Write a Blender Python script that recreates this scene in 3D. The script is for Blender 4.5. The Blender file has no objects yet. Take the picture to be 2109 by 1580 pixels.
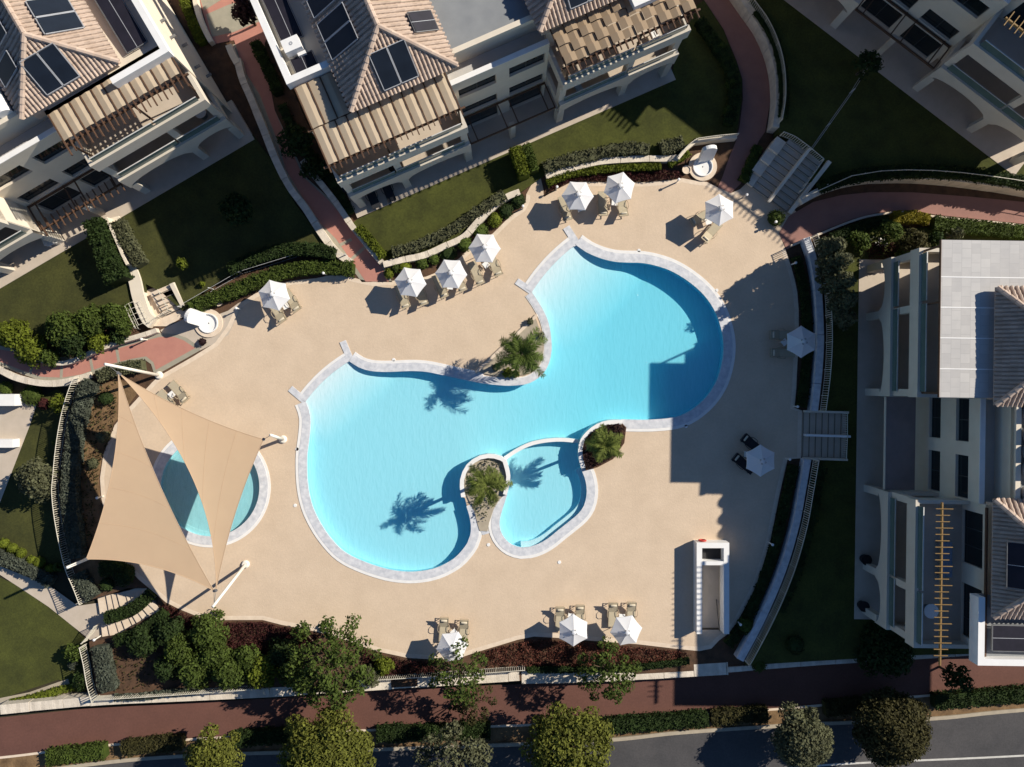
import bpy, math, random
import numpy as np
from mathutils import Vector, Matrix
from mathutils.geometry import tessellate_polygon

# ------------------------------------------------------------------ camera, sky, sun, exposure
S = bpy.context.scene
H = 60.0            # camera height above the pool deck
F = 1560.0          # focal length in pixels of the 2109 x 1580 photograph
cam = bpy.data.cameras.new("camera")
cam.sensor_fit = 'HORIZONTAL'; cam.sensor_width = 36.0
cam.lens = 36.0 * F / 2109.0
cam.clip_start = 0.5; cam.clip_end = 2000.0
camo = bpy.data.objects.new("camera", cam); S.collection.objects.link(camo)
camo.location = (0, 0, H); camo.rotation_euler = (0, 0, 0)
S.camera = camo

SUN_ELEV = math.radians(33.4)
SUN_AZ = math.radians(24.8)
SUN_DIR = Vector((math.cos(SUN_AZ) * math.cos(SUN_ELEV), math.sin(SUN_AZ) * math.cos(SUN_ELEV), math.sin(SUN_ELEV))).normalized()
world = bpy.data.worlds.new("World"); S.world = world; world.use_nodes = True
wn = world.node_tree.nodes; wl = world.node_tree.links
for n in list(wn): wn.remove(n)
sky = wn.new("ShaderNodeTexSky"); sky.sky_type = 'NISHITA'; sky.sun_disc = False
sky.sun_elevation = SUN_ELEV
sky.sun_rotation = math.atan2(SUN_DIR.x, SUN_DIR.y)
sky.air_density = 1.0; sky.dust_density = 0.0; sky.ozone_density = 7.0
bg = wn.new("ShaderNodeBackground"); bg.inputs[1].default_value = 0.062
wo = wn.new("ShaderNodeOutputWorld")
wl.new(sky.outputs[0], bg.inputs[0]); wl.new(bg.outputs[0], wo.inputs[0])
sl = bpy.data.lights.new("sun", 'SUN'); sl.energy = 4.8; sl.angle = math.radians(0.5); sl.color = (1.0, 0.925, 0.80)
so = bpy.data.objects.new("sun", sl); S.collection.objects.link(so)
so.rotation_euler = (-SUN_DIR).to_track_quat('-Z', 'Y').to_euler()
so.location = SUN_DIR * 150
S.view_settings.view_transform = 'Standard'; S.view_settings.look = 'None'
S.view_settings.exposure = 0.45; S.view_settings.gamma = 1.0; S.view_settings.use_curve_mapping = False
S.render.engine = 'CYCLES'
S.cycles.max_bounces = 10; S.cycles.diffuse_bounces = 5; S.cycles.transparent_max_bounces = 24
S.cycles.volume_bounces = 2
S.cycles.use_denoising = True

# ------------------------------------------------------------------ geometry helpers
rng = random.Random(7)
nr = np.random.default_rng(11)
COL = S.collection
def P(x, y, z=0.0):
    "world point at height z that the photograph shows at pixel (x, y)"
    k = (H - z) / F
    return ((x - 1054.5) * k, (790 - y) * k, z)
def P2(pts, z=0.0): return [P(x, y, z)[:2] for x, y in pts]

class MB:
    def __init__(s): s.v = []; s.f = []
    def add(s, vs, fs):
        b = len(s.v); s.v += [tuple(p) for p in vs]; s.f += [tuple(i + b for i in f) for f in fs]; return s
    def quad(s, *p): return s.add(p, [tuple(range(len(p)))])
    def box(s, x0, x1, y0, y1, z0, z1):
        v = [(x0,y0,z0),(x1,y0,z0),(x1,y1,z0),(x0,y1,z0),(x0,y0,z1),(x1,y0,z1),(x1,y1,z1),(x0,y1,z1)]
        return s.add(v, [(3,2,1,0),(4,5,6,7),(0,1,5,4),(1,2,6,5),(2,3,7,6),(3,0,4,7)])
    def bar(s, p0, p1, w, h, up=(0,0,1)):
        "rectangular bar from p0 to p1, w wide and h high"
        p0, p1 = Vector(p0), Vector(p1); d = (p1 - p0).normalized(); u = Vector(up)
        if abs(d.dot(u)) > 0.98: u = Vector((1,0,0))
        r = d.cross(u).normalized(); u = r.cross(d)
        vs = []
        for p in (p0, p1):
            for a, b in ((-1,-1),(1,-1),(1,1),(-1,1)): vs.append(p + r*(a*w/2) + u*(b*h/2))
        return s.add(vs, [(0,1,2,3),(7,6,5,4),(0,4,5,1),(1,5,6,2),(2,6,7,3),(3,7,4,0)])
    def tube(s, pts, r, n=8, caps=True):
        pts = [Vector(p) for p in pts]; rs = r if isinstance(r, (list, tuple)) else [r]*len(pts); vs = []; fs = []
        for i, p in enumerate(pts):
            a = pts[max(i-1,0)]; b = pts[min(i+1,len(pts)-1)]; d = (b-a).normalized()
            ref = Vector((0,0,1)) if abs(d.z) < 0.9 else Vector((1,0,0))
            e1 = d.cross(ref).normalized(); e2 = d.cross(e1)
            for k in range(n):
                t = 2*math.pi*k/n; vs.append(p + (e1*math.cos(t) + e2*math.sin(t))*rs[i])
        for i in range(len(pts)-1):
            for k in range(n):
                fs.append((i*n+k, i*n+(k+1)%n, (i+1)*n+(k+1)%n, (i+1)*n+k))
        if caps:
            fs.append(tuple(range(n-1,-1,-1))); fs.append(tuple((len(pts)-1)*n+k for k in range(n)))
        return s.add(vs, fs)
    def lathe(s, c, prof, n=20, a0=0.0, a1=2*math.pi):
        "revolve profile [(r, z)] about the vertical axis through c"
        full = abs(a1-a0-2*math.pi) < 1e-6; m = n if full else n+1; vs = []; fs = []
        for r, z in prof:
            for k in range(m):
                t = a0 + (a1-a0)*k/n; vs.append((c[0]+r*math.cos(t), c[1]+r*math.sin(t), c[2]+z))
        for i in range(len(prof)-1):
            for k in range(n):
                fs.append((i*m+k, i*m+(k+1)%m, (i+1)*m+(k+1)%m, (i+1)*m+k))
        return s.add(vs, fs)
    def prism(s, poly, z0, z1, holes=(), bottom=False, hole_sides=True):
        "2-D polygon with holes, raised from z0 to z1"
        loops = [list(poly)] + [list(h) for h in holes]
        flat = [p for l in loops for p in l]
        tris = tessellate_polygon([[Vector((p[0],p[1],0)) for p in l] for l in loops])
        def up(t, v):
            a,b,c = (v[i] for i in t)
            return t if (b[0]-a[0])*(c[1]-a[1])-(b[1]-a[1])*(c[0]-a[0]) > 0 else (t[0],t[2],t[1])
        s.add([(p[0],p[1],z1) for p in flat], [up(t, flat) for t in tris])
        if bottom: s.add([(p[0],p[1],z0) for p in flat], [tuple(reversed(up(t, flat))) for t in tris])
        if z1 > z0:
            for li, l in enumerate(loops):
                if li and not hole_sides: continue
                n = len(l); area = sum(l[i][0]*l[(i+1)%n][1]-l[(i+1)%n][0]*l[i][1] for i in range(n))
                for i in range(n):
                    a, b = l[i], l[(i+1)%n]
                    if (area < 0) != (li > 0): a, b = b, a
                    s.quad((a[0],a[1],z0),(b[0],b[1],z0),(b[0],b[1],z1),(a[0],a[1],z1))
        return s
    def build(s, name, mat, parent=None, smooth=False):
        off = parent.get('_base') if parent is not None else None
        me = bpy.data.meshes.new(name)
        v = s.v if off is None else [(p[0]-off[0], p[1]-off[1], p[2]-off[2]) for p in s.v]
        me.from_pydata([tuple(p) for p in v], [], s.f); me.update()
        if mat is not None: me.materials.append(mat)
        if smooth: me.polygons.foreach_set('use_smooth', [True]*len(me.polygons))
        o = bpy.data.objects.new(name, me); COL.objects.link(o)
        if parent is not None: o.parent = parent
        return o

def tag(o, label, cat, group=None):
    o['label'] = label; o['category'] = cat
    if group: o['group'] = group
    return o
def thing(name, label, cat, loc=(0,0,0), rz=0.0, group=None, local=False):
    "Empty at a thing's base; meshes built under it are given in world space unless local"
    o = bpy.data.objects.new(name, None); COL.objects.link(o)
    o.location = loc; o.rotation_euler = (0,0,rz); o.empty_display_size = 0.3
    if not local: o['_base'] = list(loc)
    return tag(o, label, cat, group)
def struct(o): o['kind'] = 'structure'; return o
def stuff(o): o['kind'] = 'stuff'; return o
def dup(root, loc, rz, label, group=None, sc=1.0):
    "copy of a thing with copies of its parts and sub-parts"
    r = root.copy(); COL.objects.link(r); r.location = loc; r.rotation_euler = (0,0,rz); r.scale = (sc,sc,sc); r['label'] = label
    if group: r['group'] = group
    for ch in list(root.children):
        c = ch.copy(); COL.objects.link(c); c.parent = r
        for g in list(ch.children):
            d = g.copy(); COL.objects.link(d); d.parent = c
    return r

def smooth_line(pts, step=0.4, closed=False):
    "Catmull-Rom through 2-D points, resampled"
    pts = [Vector((p[0],p[1])) for p in pts]; n = len(pts); out = []
    segs = n if closed else n-1
    for i in range(segs):
        p0 = pts[(i-1)%n] if (closed or i>0) else pts[0]; p1 = pts[i]; p2 = pts[(i+1)%n]
        p3 = pts[(i+2)%n] if (closed or i+2<n) else pts[-1]
        m = max(1, int((p2-p1).length/step))
        for k in range(m):
            t = k/m
            out.append(0.5*((2*p1)+(p2-p0)*t+(2*p0-5*p1+4*p2-p3)*t*t+(3*p1-p0-3*p2+p3)*t**3))
    if not closed: out.append(pts[-1])
    return [(p.x,p.y) for p in out]
def offset_line(pts, d, closed=False):
    "shift a 2-D polyline to its left by d"
    n = len(pts); out = []
    for i in range(n):
        a = Vector(pts[(i-1)%n] if (closed or i>0) else pts[0]); b = Vector(pts[(i+1)%n] if (closed or i<n-1) else pts[-1])
        t = (b-a)
        t = t.normalized() if t.length > 1e-9 else Vector((1,0))
        out.append((pts[i][0]-t.y*d, pts[i][1]+t.x*d))
    return out
def strip_solid(mb, left, right, z0, z1, closed=False):
    "solid band between two 2-D polylines"
    n = len(left); rngn = n if closed else n-1
    for i in range(rngn):
        j = (i+1)%n
        a,b,c,d = left[i],left[j],right[j],right[i]
        mb.quad((d[0],d[1],z1),(c[0],c[1],z1),(b[0],b[1],z1),(a[0],a[1],z1))
        mb.quad((a[0],a[1],z1),(b[0],b[1],z1),(b[0],b[1],z0),(a[0],a[1],z0))
        mb.quad((c[0],c[1],z1),(d[0],d[1],z1),(d[0],d[1],z0),(c[0],c[1],z0))
    if not closed:
        for i in (0, n-1):
            a,d = left[i],right[i]; mb.quad((a[0],a[1],z0),(d[0],d[1],z0),(d[0],d[1],z1),(a[0],a[1],z1))

# ------------------------------------------------------------------ materials
MATS = {}
def mat(name, col, col2=None, scale=3.0, rough=0.8, bump=0.0, bscale=None, metal=0.0, spec=0.3, detail=5.0, fac=0.5, island=0.0, transl=0.0, stretch=None, fine=None):
    if name in MATS: return MATS[name]
    m = bpy.data.materials.new(name); m.use_nodes = True; nt = m.node_tree; N = nt.nodes; L = nt.links
    b = N['Principled BSDF']; b.inputs['Roughness'].default_value = rough; b.inputs['Metallic'].default_value = metal
    b.inputs['Specular IOR Level'].default_value = spec
    tc = N.new('ShaderNodeTexCoord'); out = None; src = tc.outputs['Object']
    if stretch:
        mp = N.new('ShaderNodeMapping'); mp.inputs['Scale'].default_value = stretch; L.new(src, mp.inputs['Vector']); src = mp.outputs['Vector']
    c2 = col2 if col2 else tuple(x*0.8 for x in col)
    nz = N.new('ShaderNodeTexNoise'); nz.inputs['Scale'].default_value = scale; nz.inputs['Detail'].default_value = detail
    nz.inputs['Roughness'].default_value = 0.6
    L.new(src, nz.inputs['Vector'])
    mr = N.new('ShaderNodeMapRange'); mr.inputs[1].default_value = fac-0.18; mr.inputs[2].default_value = fac+0.18
    L.new(nz.outputs['Fac'], mr.inputs[0])
    mx = N.new('ShaderNodeMix'); mx.data_type = 'RGBA'; mx.inputs[6].default_value = (*col,1); mx.inputs[7].default_value = (*c2,1)
    L.new(mr.outputs[0], mx.inputs[0]); out = mx.outputs[2]
    if fine:
        nf = N.new('ShaderNodeTexNoise'); nf.inputs['Scale'].default_value = fine[0]; nf.inputs['Detail'].default_value = 3; L.new(src, nf.inputs['Vector'])
        mf = N.new('ShaderNodeMapRange'); mf.inputs[1].default_value = 0.3; mf.inputs[2].default_value = 0.7; mf.inputs[3].default_value = 1.0-fine[1]; mf.inputs[4].default_value = 1.0+fine[1]*0.6
        L.new(nf.outputs['Fac'], mf.inputs[0]); hf = N.new('ShaderNodeHueSaturation'); L.new(mf.outputs[0], hf.inputs['Value']); L.new(out, hf.inputs['Color']); out = hf.outputs[0]
    if island > 0:
        g = N.new('ShaderNodeNewGeometry'); hs = N.new('ShaderNodeHueSaturation')
        ma = N.new('ShaderNodeMapRange'); ma.inputs[3].default_value = 1.0-island; ma.inputs[4].default_value = 1.0+island
        L.new(g.outputs['Random Per Island'], ma.inputs[0]); L.new(ma.outputs[0], hs.inputs['Value']); L.new(out, hs.inputs['Color']); out = hs.outputs[0]
    L.new(out, b.inputs['Base Color'])
    if bump > 0:
        n2 = N.new('ShaderNodeTexNoise'); n2.inputs['Scale'].default_value = bscale or scale*6; n2.inputs['Detail'].default_value = 4
        bp = N.new('ShaderNodeBump'); bp.inputs['Strength'].default_value = bump; bp.inputs['Distance'].default_value = 0.05
        L.new(src, n2.inputs['Vector']); L.new(n2.outputs['Fac'], bp.inputs['Height']); L.new(bp.outputs[0], b.inputs['Normal'])
    if transl > 0:
        tr = N.new('ShaderNodeBsdfTranslucent'); ms = N.new('ShaderNodeMixShader'); ms.inputs[0].default_value = transl
        L.new(out, tr.inputs[0]); L.new(b.outputs[0], ms.inputs[1]); L.new(tr.outputs[0], ms.inputs[2])
        L.new(ms.outputs[0], N['Material Output'].inputs['Surface'])
    MATS[name] = m; return m

M_deck = mat('deck concrete', (0.63,0.495,0.362), (0.565,0.44,0.318), 0.55, 0.75, 0.25, 9.0, detail=9, fine=(5.5,0.045))
M_edge = mat('deck edging', (0.72,0.60,0.47), (0.62,0.50,0.38), 2.0, 0.75)
M_coping = mat('coping stone', (0.68,0.68,0.695), (0.47,0.485,0.52), 2.6, 0.6, 0.2, 12, detail=6)
M_white = mat('white render', (0.80,0.79,0.77), (0.74,0.73,0.71), 1.5, 0.7)
M_rim = mat('white pool rim', (0.79,0.775,0.75), (0.72,0.705,0.68), 2.2, 0.6)
M_cream = mat('cream wall render', (0.70,0.625,0.51), (0.64,0.565,0.455), 0.7, 0.85, 0.1, 25)
M_band = mat('balcony band render', (0.60,0.545,0.46), (0.55,0.495,0.41), 0.9, 0.85)
M_stone = mat('limestone blocks', (0.70,0.62,0.51), (0.55,0.48,0.39), 1.6, 0.85, 0.5, 9, island=0.10)
M_terr = mat('terrace paving', (0.52,0.44,0.36), (0.46,0.39,0.31), 1.2, 0.8)
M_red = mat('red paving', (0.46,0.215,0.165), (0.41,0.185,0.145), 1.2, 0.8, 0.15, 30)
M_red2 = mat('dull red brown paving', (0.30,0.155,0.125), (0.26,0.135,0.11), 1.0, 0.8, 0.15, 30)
M_prom = mat('red promenade', (0.142,0.064,0.048), (0.116,0.053,0.040), 0.5, 0.85, 0.25, 22, fine=(6.0,0.10))
M_green_border = mat('grey green path border', (0.34,0.31,0.24), (0.29,0.27,0.21), 2.0, 0.8)
M_asph = mat('asphalt', (0.085,0.08,0.08), (0.058,0.056,0.058), 0.35, 0.85, 0.3, 40, fine=(9.0,0.15))
M_kerb = mat('kerb stone', (0.42,0.36,0.27), (0.34,0.29,0.22), 2.0, 0.85)
M_paint = mat('road paint', (0.62,0.60,0.55), (0.5,0.48,0.44), 3.0, 0.7)
M_soil = mat('garden soil', (0.115,0.062,0.036), (0.06,0.036,0.022), 1.4, 0.95, 0.5, 14)
M_earth = mat('bare earth', (0.05,0.04,0.022), (0.028,0.026,0.015), 0.8, 0.95, 0.4, 8)
M_dry = mat('dry ground', (0.24,0.15,0.075), (0.10,0.06,0.03), 1.0, 0.95, 0.6, 8)
M_lawn = mat('lawn', (0.072,0.080,0.015), (0.042,0.047,0.010), 0.6, 0.95, 0.6, 30, detail=8, fine=(7.0,0.22))
M_lawn_dull = mat('worn lawn', (0.064,0.066,0.016), (0.038,0.041,0.011), 0.6, 0.95, 0.6, 30, detail=8, fine=(7.0,0.22))
M_fence = mat('cream painted metal', (0.62,0.58,0.48), (0.55,0.51,0.42), 3, 0.5)
M_tile = mat('clay roof tile', (0.50,0.388,0.31), (0.38,0.285,0.22), 1.1, 0.85, island=0.16)
M_ridge = mat('ridge tile', (0.56,0.44,0.35), (0.44,0.33,0.26), 1.6, 0.85, island=0.10)
M_flat = mat('flat roof membrane', (0.26,0.27,0.275), (0.215,0.225,0.235), 0.8, 0.85)
M_sheet = mat('pale roof panel', (0.50,0.48,0.46), (0.44,0.425,0.41), 0.7, 0.6)
M_wood = mat('brown pergola timber', (0.115,0.062,0.036), (0.085,0.046,0.028), 4, 0.7)
M_wood_y = mat('yellow pergola timber', (0.27,0.17,0.06), (0.21,0.125,0.045), 4, 0.7)
M_glassd = mat('dark window glass', (0.012,0.018,0.02), (0.009,0.014,0.016), 1, 0.08, spec=0.5)
M_canopy = mat('brown roof panels', (0.27,0.215,0.20), (0.22,0.175,0.165), 0.9, 0.6)
M_edge_shade = mat('dark step edge shade', (0.20,0.17,0.13), None, 3, 0.9)  # dark colour standing in for riser shade, so the steps read
M_frame = mat('window frame', (0.06,0.06,0.06), None, 3, 0.5)
M_rail_glass = mat('green balcony glass', (0.10,0.15,0.14), (0.08,0.125,0.12), 1, 0.12, spec=0.5)
M_rail = mat('pale steel rail', (0.60,0.60,0.58), None, 3, 0.35)
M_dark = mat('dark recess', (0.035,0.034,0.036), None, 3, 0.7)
M_awn = mat('beige awning cloth', (0.62,0.50,0.36), (0.58,0.465,0.33), 1.0, 0.9, transl=0.25)
M_awn2 = mat('brown woven awning cloth', (0.40,0.295,0.195), (0.36,0.265,0.175), 1.0, 0.9, transl=0.2)
M_sail = mat('sand shade cloth', (0.60,0.43,0.28), (0.575,0.41,0.268), 0.5, 0.9, 0.35, 0.9, transl=0.20)
M_post = mat('white painted post', (0.78,0.74,0.66), (0.72,0.68,0.6), 2, 0.5)
M_umb = mat('white parasol cloth', (0.82,0.82,0.83), (0.79,0.79,0.81), 1, 0.9, transl=0.22)
M_steel = mat('grey metal', (0.22,0.22,0.22), None, 3, 0.4, metal=0.3)
M_lframe = mat('sand lounger frame', (0.44,0.36,0.25), None, 3, 0.6)
M_lsling = mat('olive sand lounger mesh', (0.45,0.39,0.28), (0.41,0.355,0.255), 4, 0.85)
M_lpill = mat('cream head roll', (0.66,0.58,0.44), None, 4, 0.85)
M_blk = mat('black lounger mesh', (0.022,0.024,0.03), None, 4, 0.8)
M_pv = mat('solar cells', (0.022,0.020,0.030), (0.016,0.015,0.022), 2, 0.5, spec=0.2)
M_therm = mat('solar collector glass', (0.014,0.020,0.032), (0.010,0.014,0.022), 0.8, 0.4, spec=0.2)
M_alu = mat('aluminium edge', (0.42,0.43,0.45), None, 2, 0.4)
M_pot = mat('dark planter', (0.02,0.02,0.022), None, 2, 0.6)
M_trunk = mat('bark', (0.12,0.085,0.055), (0.08,0.055,0.035), 4, 0.95)
M_redm = mat('lifebuoy red', (0.55,0.05,0.04), None, 2, 0.5)
def leafm(n, c, isl=0.35, tr=0.25): return mat(n, c, tuple(x*0.55 for x in c), 1.3, 0.75, spec=0.2, island=isl, transl=tr)
M_lf_mid = leafm('mid green leaves', (0.080,0.115,0.020))
M_lf_dark = leafm('dark green leaves', (0.034,0.058,0.014))
M_lf_bright = leafm('bright green leaves', (0.135,0.165,0.016))
M_lf_olive = leafm('olive grey leaves', (0.125,0.130,0.068))
M_lf_grey = leafm('grey green leaves', (0.105,0.120,0.088))
M_lf_pine = leafm('yellow green needles', (0.150,0.160,0.026))
M_lf_red = leafm('dark red leaves', (0.075,0.022,0.020), 0.4)
M_lf_purple = leafm('purple brown leaves', (0.040,0.018,0.020), 0.4)
M_lf_rust = leafm('rust red leaves', (0.150,0.052,0.034), 0.4)
M_lf_palm = leafm('palm leaf', (0.110,0.158,0.030), 0.4)
M_lf_palm2 = leafm('yellow green palm leaf', (0.160,0.195,0.040), 0.4)
M_lf_dull = leafm('dull brown green leaves', (0.066,0.060,0.020))

def m_panelroof():
    m = mat('pale roof tile panels', (0.52,0.50,0.475), (0.46,0.445,0.43), 0.8, 0.6); nt = m.node_tree; N = nt.nodes; L = nt.links
    b = N['Principled BSDF']; old = b.inputs['Base Color'].links[0].from_socket; tc = N.new('ShaderNodeTexCoord'); br = N.new('ShaderNodeTexBrick')
    br.inputs['Color1'].default_value = (1,1,1,1); br.inputs['Color2'].default_value = (0.86,0.86,0.87,1); br.inputs['Mortar'].default_value = (0.80,0.80,0.81,1)
    br.inputs['Scale'].default_value = 1.0; br.inputs['Mortar Size'].default_value = 0.03; br.inputs['Mortar Smooth'].default_value = 1.0; br.inputs['Brick Width'].default_value = 0.62; br.inputs['Row Height'].default_value = 0.62
    L.new(tc.outputs['Object'], br.inputs['Vector']); mx = N.new('ShaderNodeMix'); mx.data_type = 'RGBA'; mx.blend_type = 'MULTIPLY'; mx.inputs[0].default_value = 1.0
    L.new(old, mx.inputs[6]); L.new(br.outputs['Color'], mx.inputs[7]); L.new(mx.outputs[2], b.inputs['Base Color']); return m
M_panelroof = m_panelroof()
# pool tile, paved mats and water
def m_pooltile():
    m = bpy.data.materials.new('pool plaster'); m.use_nodes = True; b = m.node_tree.nodes['Principled BSDF']
    b.inputs['Base Color'].default_value = (0.86,0.93,0.965,1); b.inputs['Roughness'].default_value = 0.8; return m
M_pool = m_pooltile()
M_wallp = mat('pale blue pool wall tile', (0.50,0.74,0.80), (0.44,0.68,0.76), 2, 0.6)
M_kid = mat('grey green pool tile', (0.55,0.75,0.78), (0.51,0.70,0.73), 2, 0.8)
def m_water():
    m = bpy.data.materials.new('pool water'); m.use_nodes = True; nt = m.node_tree; N = nt.nodes; L = nt.links
    N.remove(N['Principled BSDF']); out = N['Material Output']
    tc = N.new('ShaderNodeTexCoord'); mp = N.new('ShaderNodeMapping'); mp.inputs['Rotation'].default_value = (0,0,math.radians(-58)); mp.inputs['Scale'].default_value = (1.0,0.38,1)
    L.new(tc.outputs['Object'], mp.inputs['Vector'])
    n1 = N.new('ShaderNodeTexNoise'); n1.inputs['Scale'].default_value = 3.0; n1.inputs['Detail'].default_value = 2.5; n1.inputs['Distortion'].default_value = 0.6
    L.new(mp.outputs[0], n1.inputs['Vector'])
    bp = N.new('ShaderNodeBump'); bp.inputs['Strength'].default_value = 0.8; bp.inputs['Distance'].default_value = 0.12
    L.new(n1.outputs['Fac'], bp.inputs['Height'])
    gl = N.new('ShaderNodeBsdfGlossy'); gl.inputs['Roughness'].default_value = 0.06; L.new(bp.outputs[0], gl.inputs['Normal'])
    tr = N.new('ShaderNodeBsdfTransparent')
    lw = N.new('ShaderNodeLayerWeight'); lw.inputs['Blend'].default_value = 0.5; L.new(bp.outputs[0], lw.inputs['Normal'])
    fr = N.new('ShaderNodeMath'); fr.operation = 'MULTIPLY_ADD'; fr.inputs[1].default_value = 0.10; fr.inputs[2].default_value = 0.02; L.new(lw.outputs['Facing'], fr.inputs[0])
    # ripple light and dark put into the transparent tint by slope towards the sun
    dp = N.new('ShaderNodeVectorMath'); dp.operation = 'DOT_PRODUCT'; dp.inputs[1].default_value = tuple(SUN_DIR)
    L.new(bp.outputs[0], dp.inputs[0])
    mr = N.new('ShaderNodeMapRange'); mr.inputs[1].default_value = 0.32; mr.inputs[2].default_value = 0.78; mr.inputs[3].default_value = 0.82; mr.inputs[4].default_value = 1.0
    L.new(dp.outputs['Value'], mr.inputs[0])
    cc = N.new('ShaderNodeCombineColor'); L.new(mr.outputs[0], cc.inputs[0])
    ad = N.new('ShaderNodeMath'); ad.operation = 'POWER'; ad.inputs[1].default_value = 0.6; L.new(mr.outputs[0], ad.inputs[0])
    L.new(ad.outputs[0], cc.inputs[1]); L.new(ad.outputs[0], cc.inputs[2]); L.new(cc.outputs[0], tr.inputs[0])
    mx = N.new('ShaderNodeMixShader'); L.new(fr.outputs[0], mx.inputs[0]); L.new(tr.outputs[0], mx.inputs[1]); L.new(gl.outputs[0], mx.inputs[2])
    L.new(mx.outputs[0], out.inputs['Surface'])
    va = N.new('ShaderNodeVolumeAbsorption'); va.inputs['Color'].default_value = (0.0,0.84,0.97,1); va.inputs['Density'].default_value = 0.42
    vs = N.new('ShaderNodeVolumeScatter'); vs.inputs['Color'].default_value = (0.02,0.7,1.0,1); vs.inputs['Density'].default_value = 0.07
    av = N.new('ShaderNodeAddShader'); L.new(va.outputs[0], av.inputs[0]); L.new(vs.outputs[0], av.inputs[1])
    L.new(av.outputs[0], out.inputs['Volume'])
    return m
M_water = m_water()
# ------------------------------------------------------------------ outlines read from the photograph (pixels)
E1a, E1b = (628,827), (719.5,742.6)      # lower beach entry
E2a, E2b = (1094,602), (1185.6,502.8)    # upper beach entry
seg_top = [(719.5,742.6),(739.5,755.5),(762,762.6),(790.7,764.9),(822,764),(850.5,763),(879,764.9),(907.5,770.5),(936,776.8),(964.4,783),(993,788.2),(1021,791.6),(1050,793.3),(1081,790.5),(1101,782.5),(1118,768.3),(1129.5,748.3),(1134.7,722.7),(1134,695),(1129.5,668),(1121,645),(1108,622.4),(1094,602)]
seg_right = [(1185.6,502.8),(1207.8,518.4),(1236.3,530.7),(1264.7,537.8),(1293,539.8),(1321.7,540.6),(1350,546),(1378.6,555.5),(1407,571),(1435.6,592.5),(1458.4,616.7),(1475.4,645),(1485.4,673.6),(1491,702),(1491,727.7),(1486.8,753.3),(1478.3,781.8),(1464,807.4),(1447,827.4),(1424,845.9),(1401.4,857.3),(1378.6,862.4),(1350,865),(1321.7,865.8),(1279,865)]
seg_pl2 = [(1279,865),(1251,866),(1227.5,873.6),(1208.5,887.8),(1195.4,904.4),(1190.7,923.4),(1191.4,942.4),(1196.6,963.7)]
seg_small = [(1196.6,963.7),(1205,982.7),(1209,1001.7),(1209,1020.7),(1203.7,1042),(1191.9,1058.7),(1175.3,1073),(1151.5,1091.9),(1127.8,1110.9),(1108.8,1121.5),(1089.8,1127.5),(1073.2,1128.7),(1054.2,1122.7),(1040,1110.9),(1030.5,1094.3),(1028,1075.3),(1031.7,1056.3),(1037.6,1037.3),(1043.6,1018.3)]
seg_pl1 = [(1043.6,1018.3),(1048.3,999.3),(1050.7,980.4),(1047,961.4),(1042,946),(1033,940),(1018.7,935.7),(1004.4,934.8),(987.8,938.1),(973.6,945.9),(961.7,956.6),(953.4,970.9),(948.6,987.5),(948.2,1001.7),(951,1023)]
seg_left = [(951,1023),(957.5,1026),(961.7,1042),(967.6,1061),(971.2,1082.4),(970,1101.4),(964,1118),(952.2,1134.6),(935.6,1151.2),(907.5,1167),(879,1175.6),(844.8,1179),(807.8,1175.6),(779.3,1168.4),(750.8,1158.5),(722.4,1145.7),(699.6,1129.9),(676.8,1104.3),(659.7,1078.6),(645.5,1050),(637,1021.7),(632.7,993.2),(631.3,964.7),(631.8,936.3),(635.5,907.8),(638.4,879.3),(638.4,859.4),(635.5,845),(628.4,826.6)]
def sm(seg, step=0.35, z=0): return smooth_line(P2(seg, z), step)
L_top, L_right, L_pl2, L_small, L_pl1, L_left = [sm(s) for s in (seg_top, seg_right, seg_pl2, seg_small, seg_pl1, seg_left)]
def beach(a, b, n=8):
    a, b = P2([a, b]); return [(a[0]+(b[0]-a[0])*i/n + 0, a[1]+(b[1]-a[1])*i/n) for i in range(n+1)]
B1 = beach(E1a, E1b); B2 = beach(E2a, E2b)
def bulge(l, d):
    n = len(l)-1; a, b = Vector(l[0]), Vector(l[-1]); t = (b-a).normalized(); nn = Vector((-t.y, t.x))
    return [tuple(Vector(p)+nn*d*4*(i/n)*(1-i/n)) for i, p in enumerate(l)]
B1 = bulge(B1, 0.25); B2 = bulge(B2, 0.25)
POOL = L_top[:-1] + B2[:-1] + L_right[:-1] + L_pl2[:-1] + L_small[:-1] + L_pl1[:-1] + L_left[:-1] + B1[:-1]
KC = P(433,1003)[:2]; KR = 103/26.0
KID = [(KC[0]+KR*math.cos(-t), KC[1]+KR*math.sin(-t)) for t in np.linspace(0, 2*math.pi, 72, endpoint=False)]
WELL = P2([(1446,1156),(1491,1156),(1488,1297),(1442,1297)])

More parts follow.
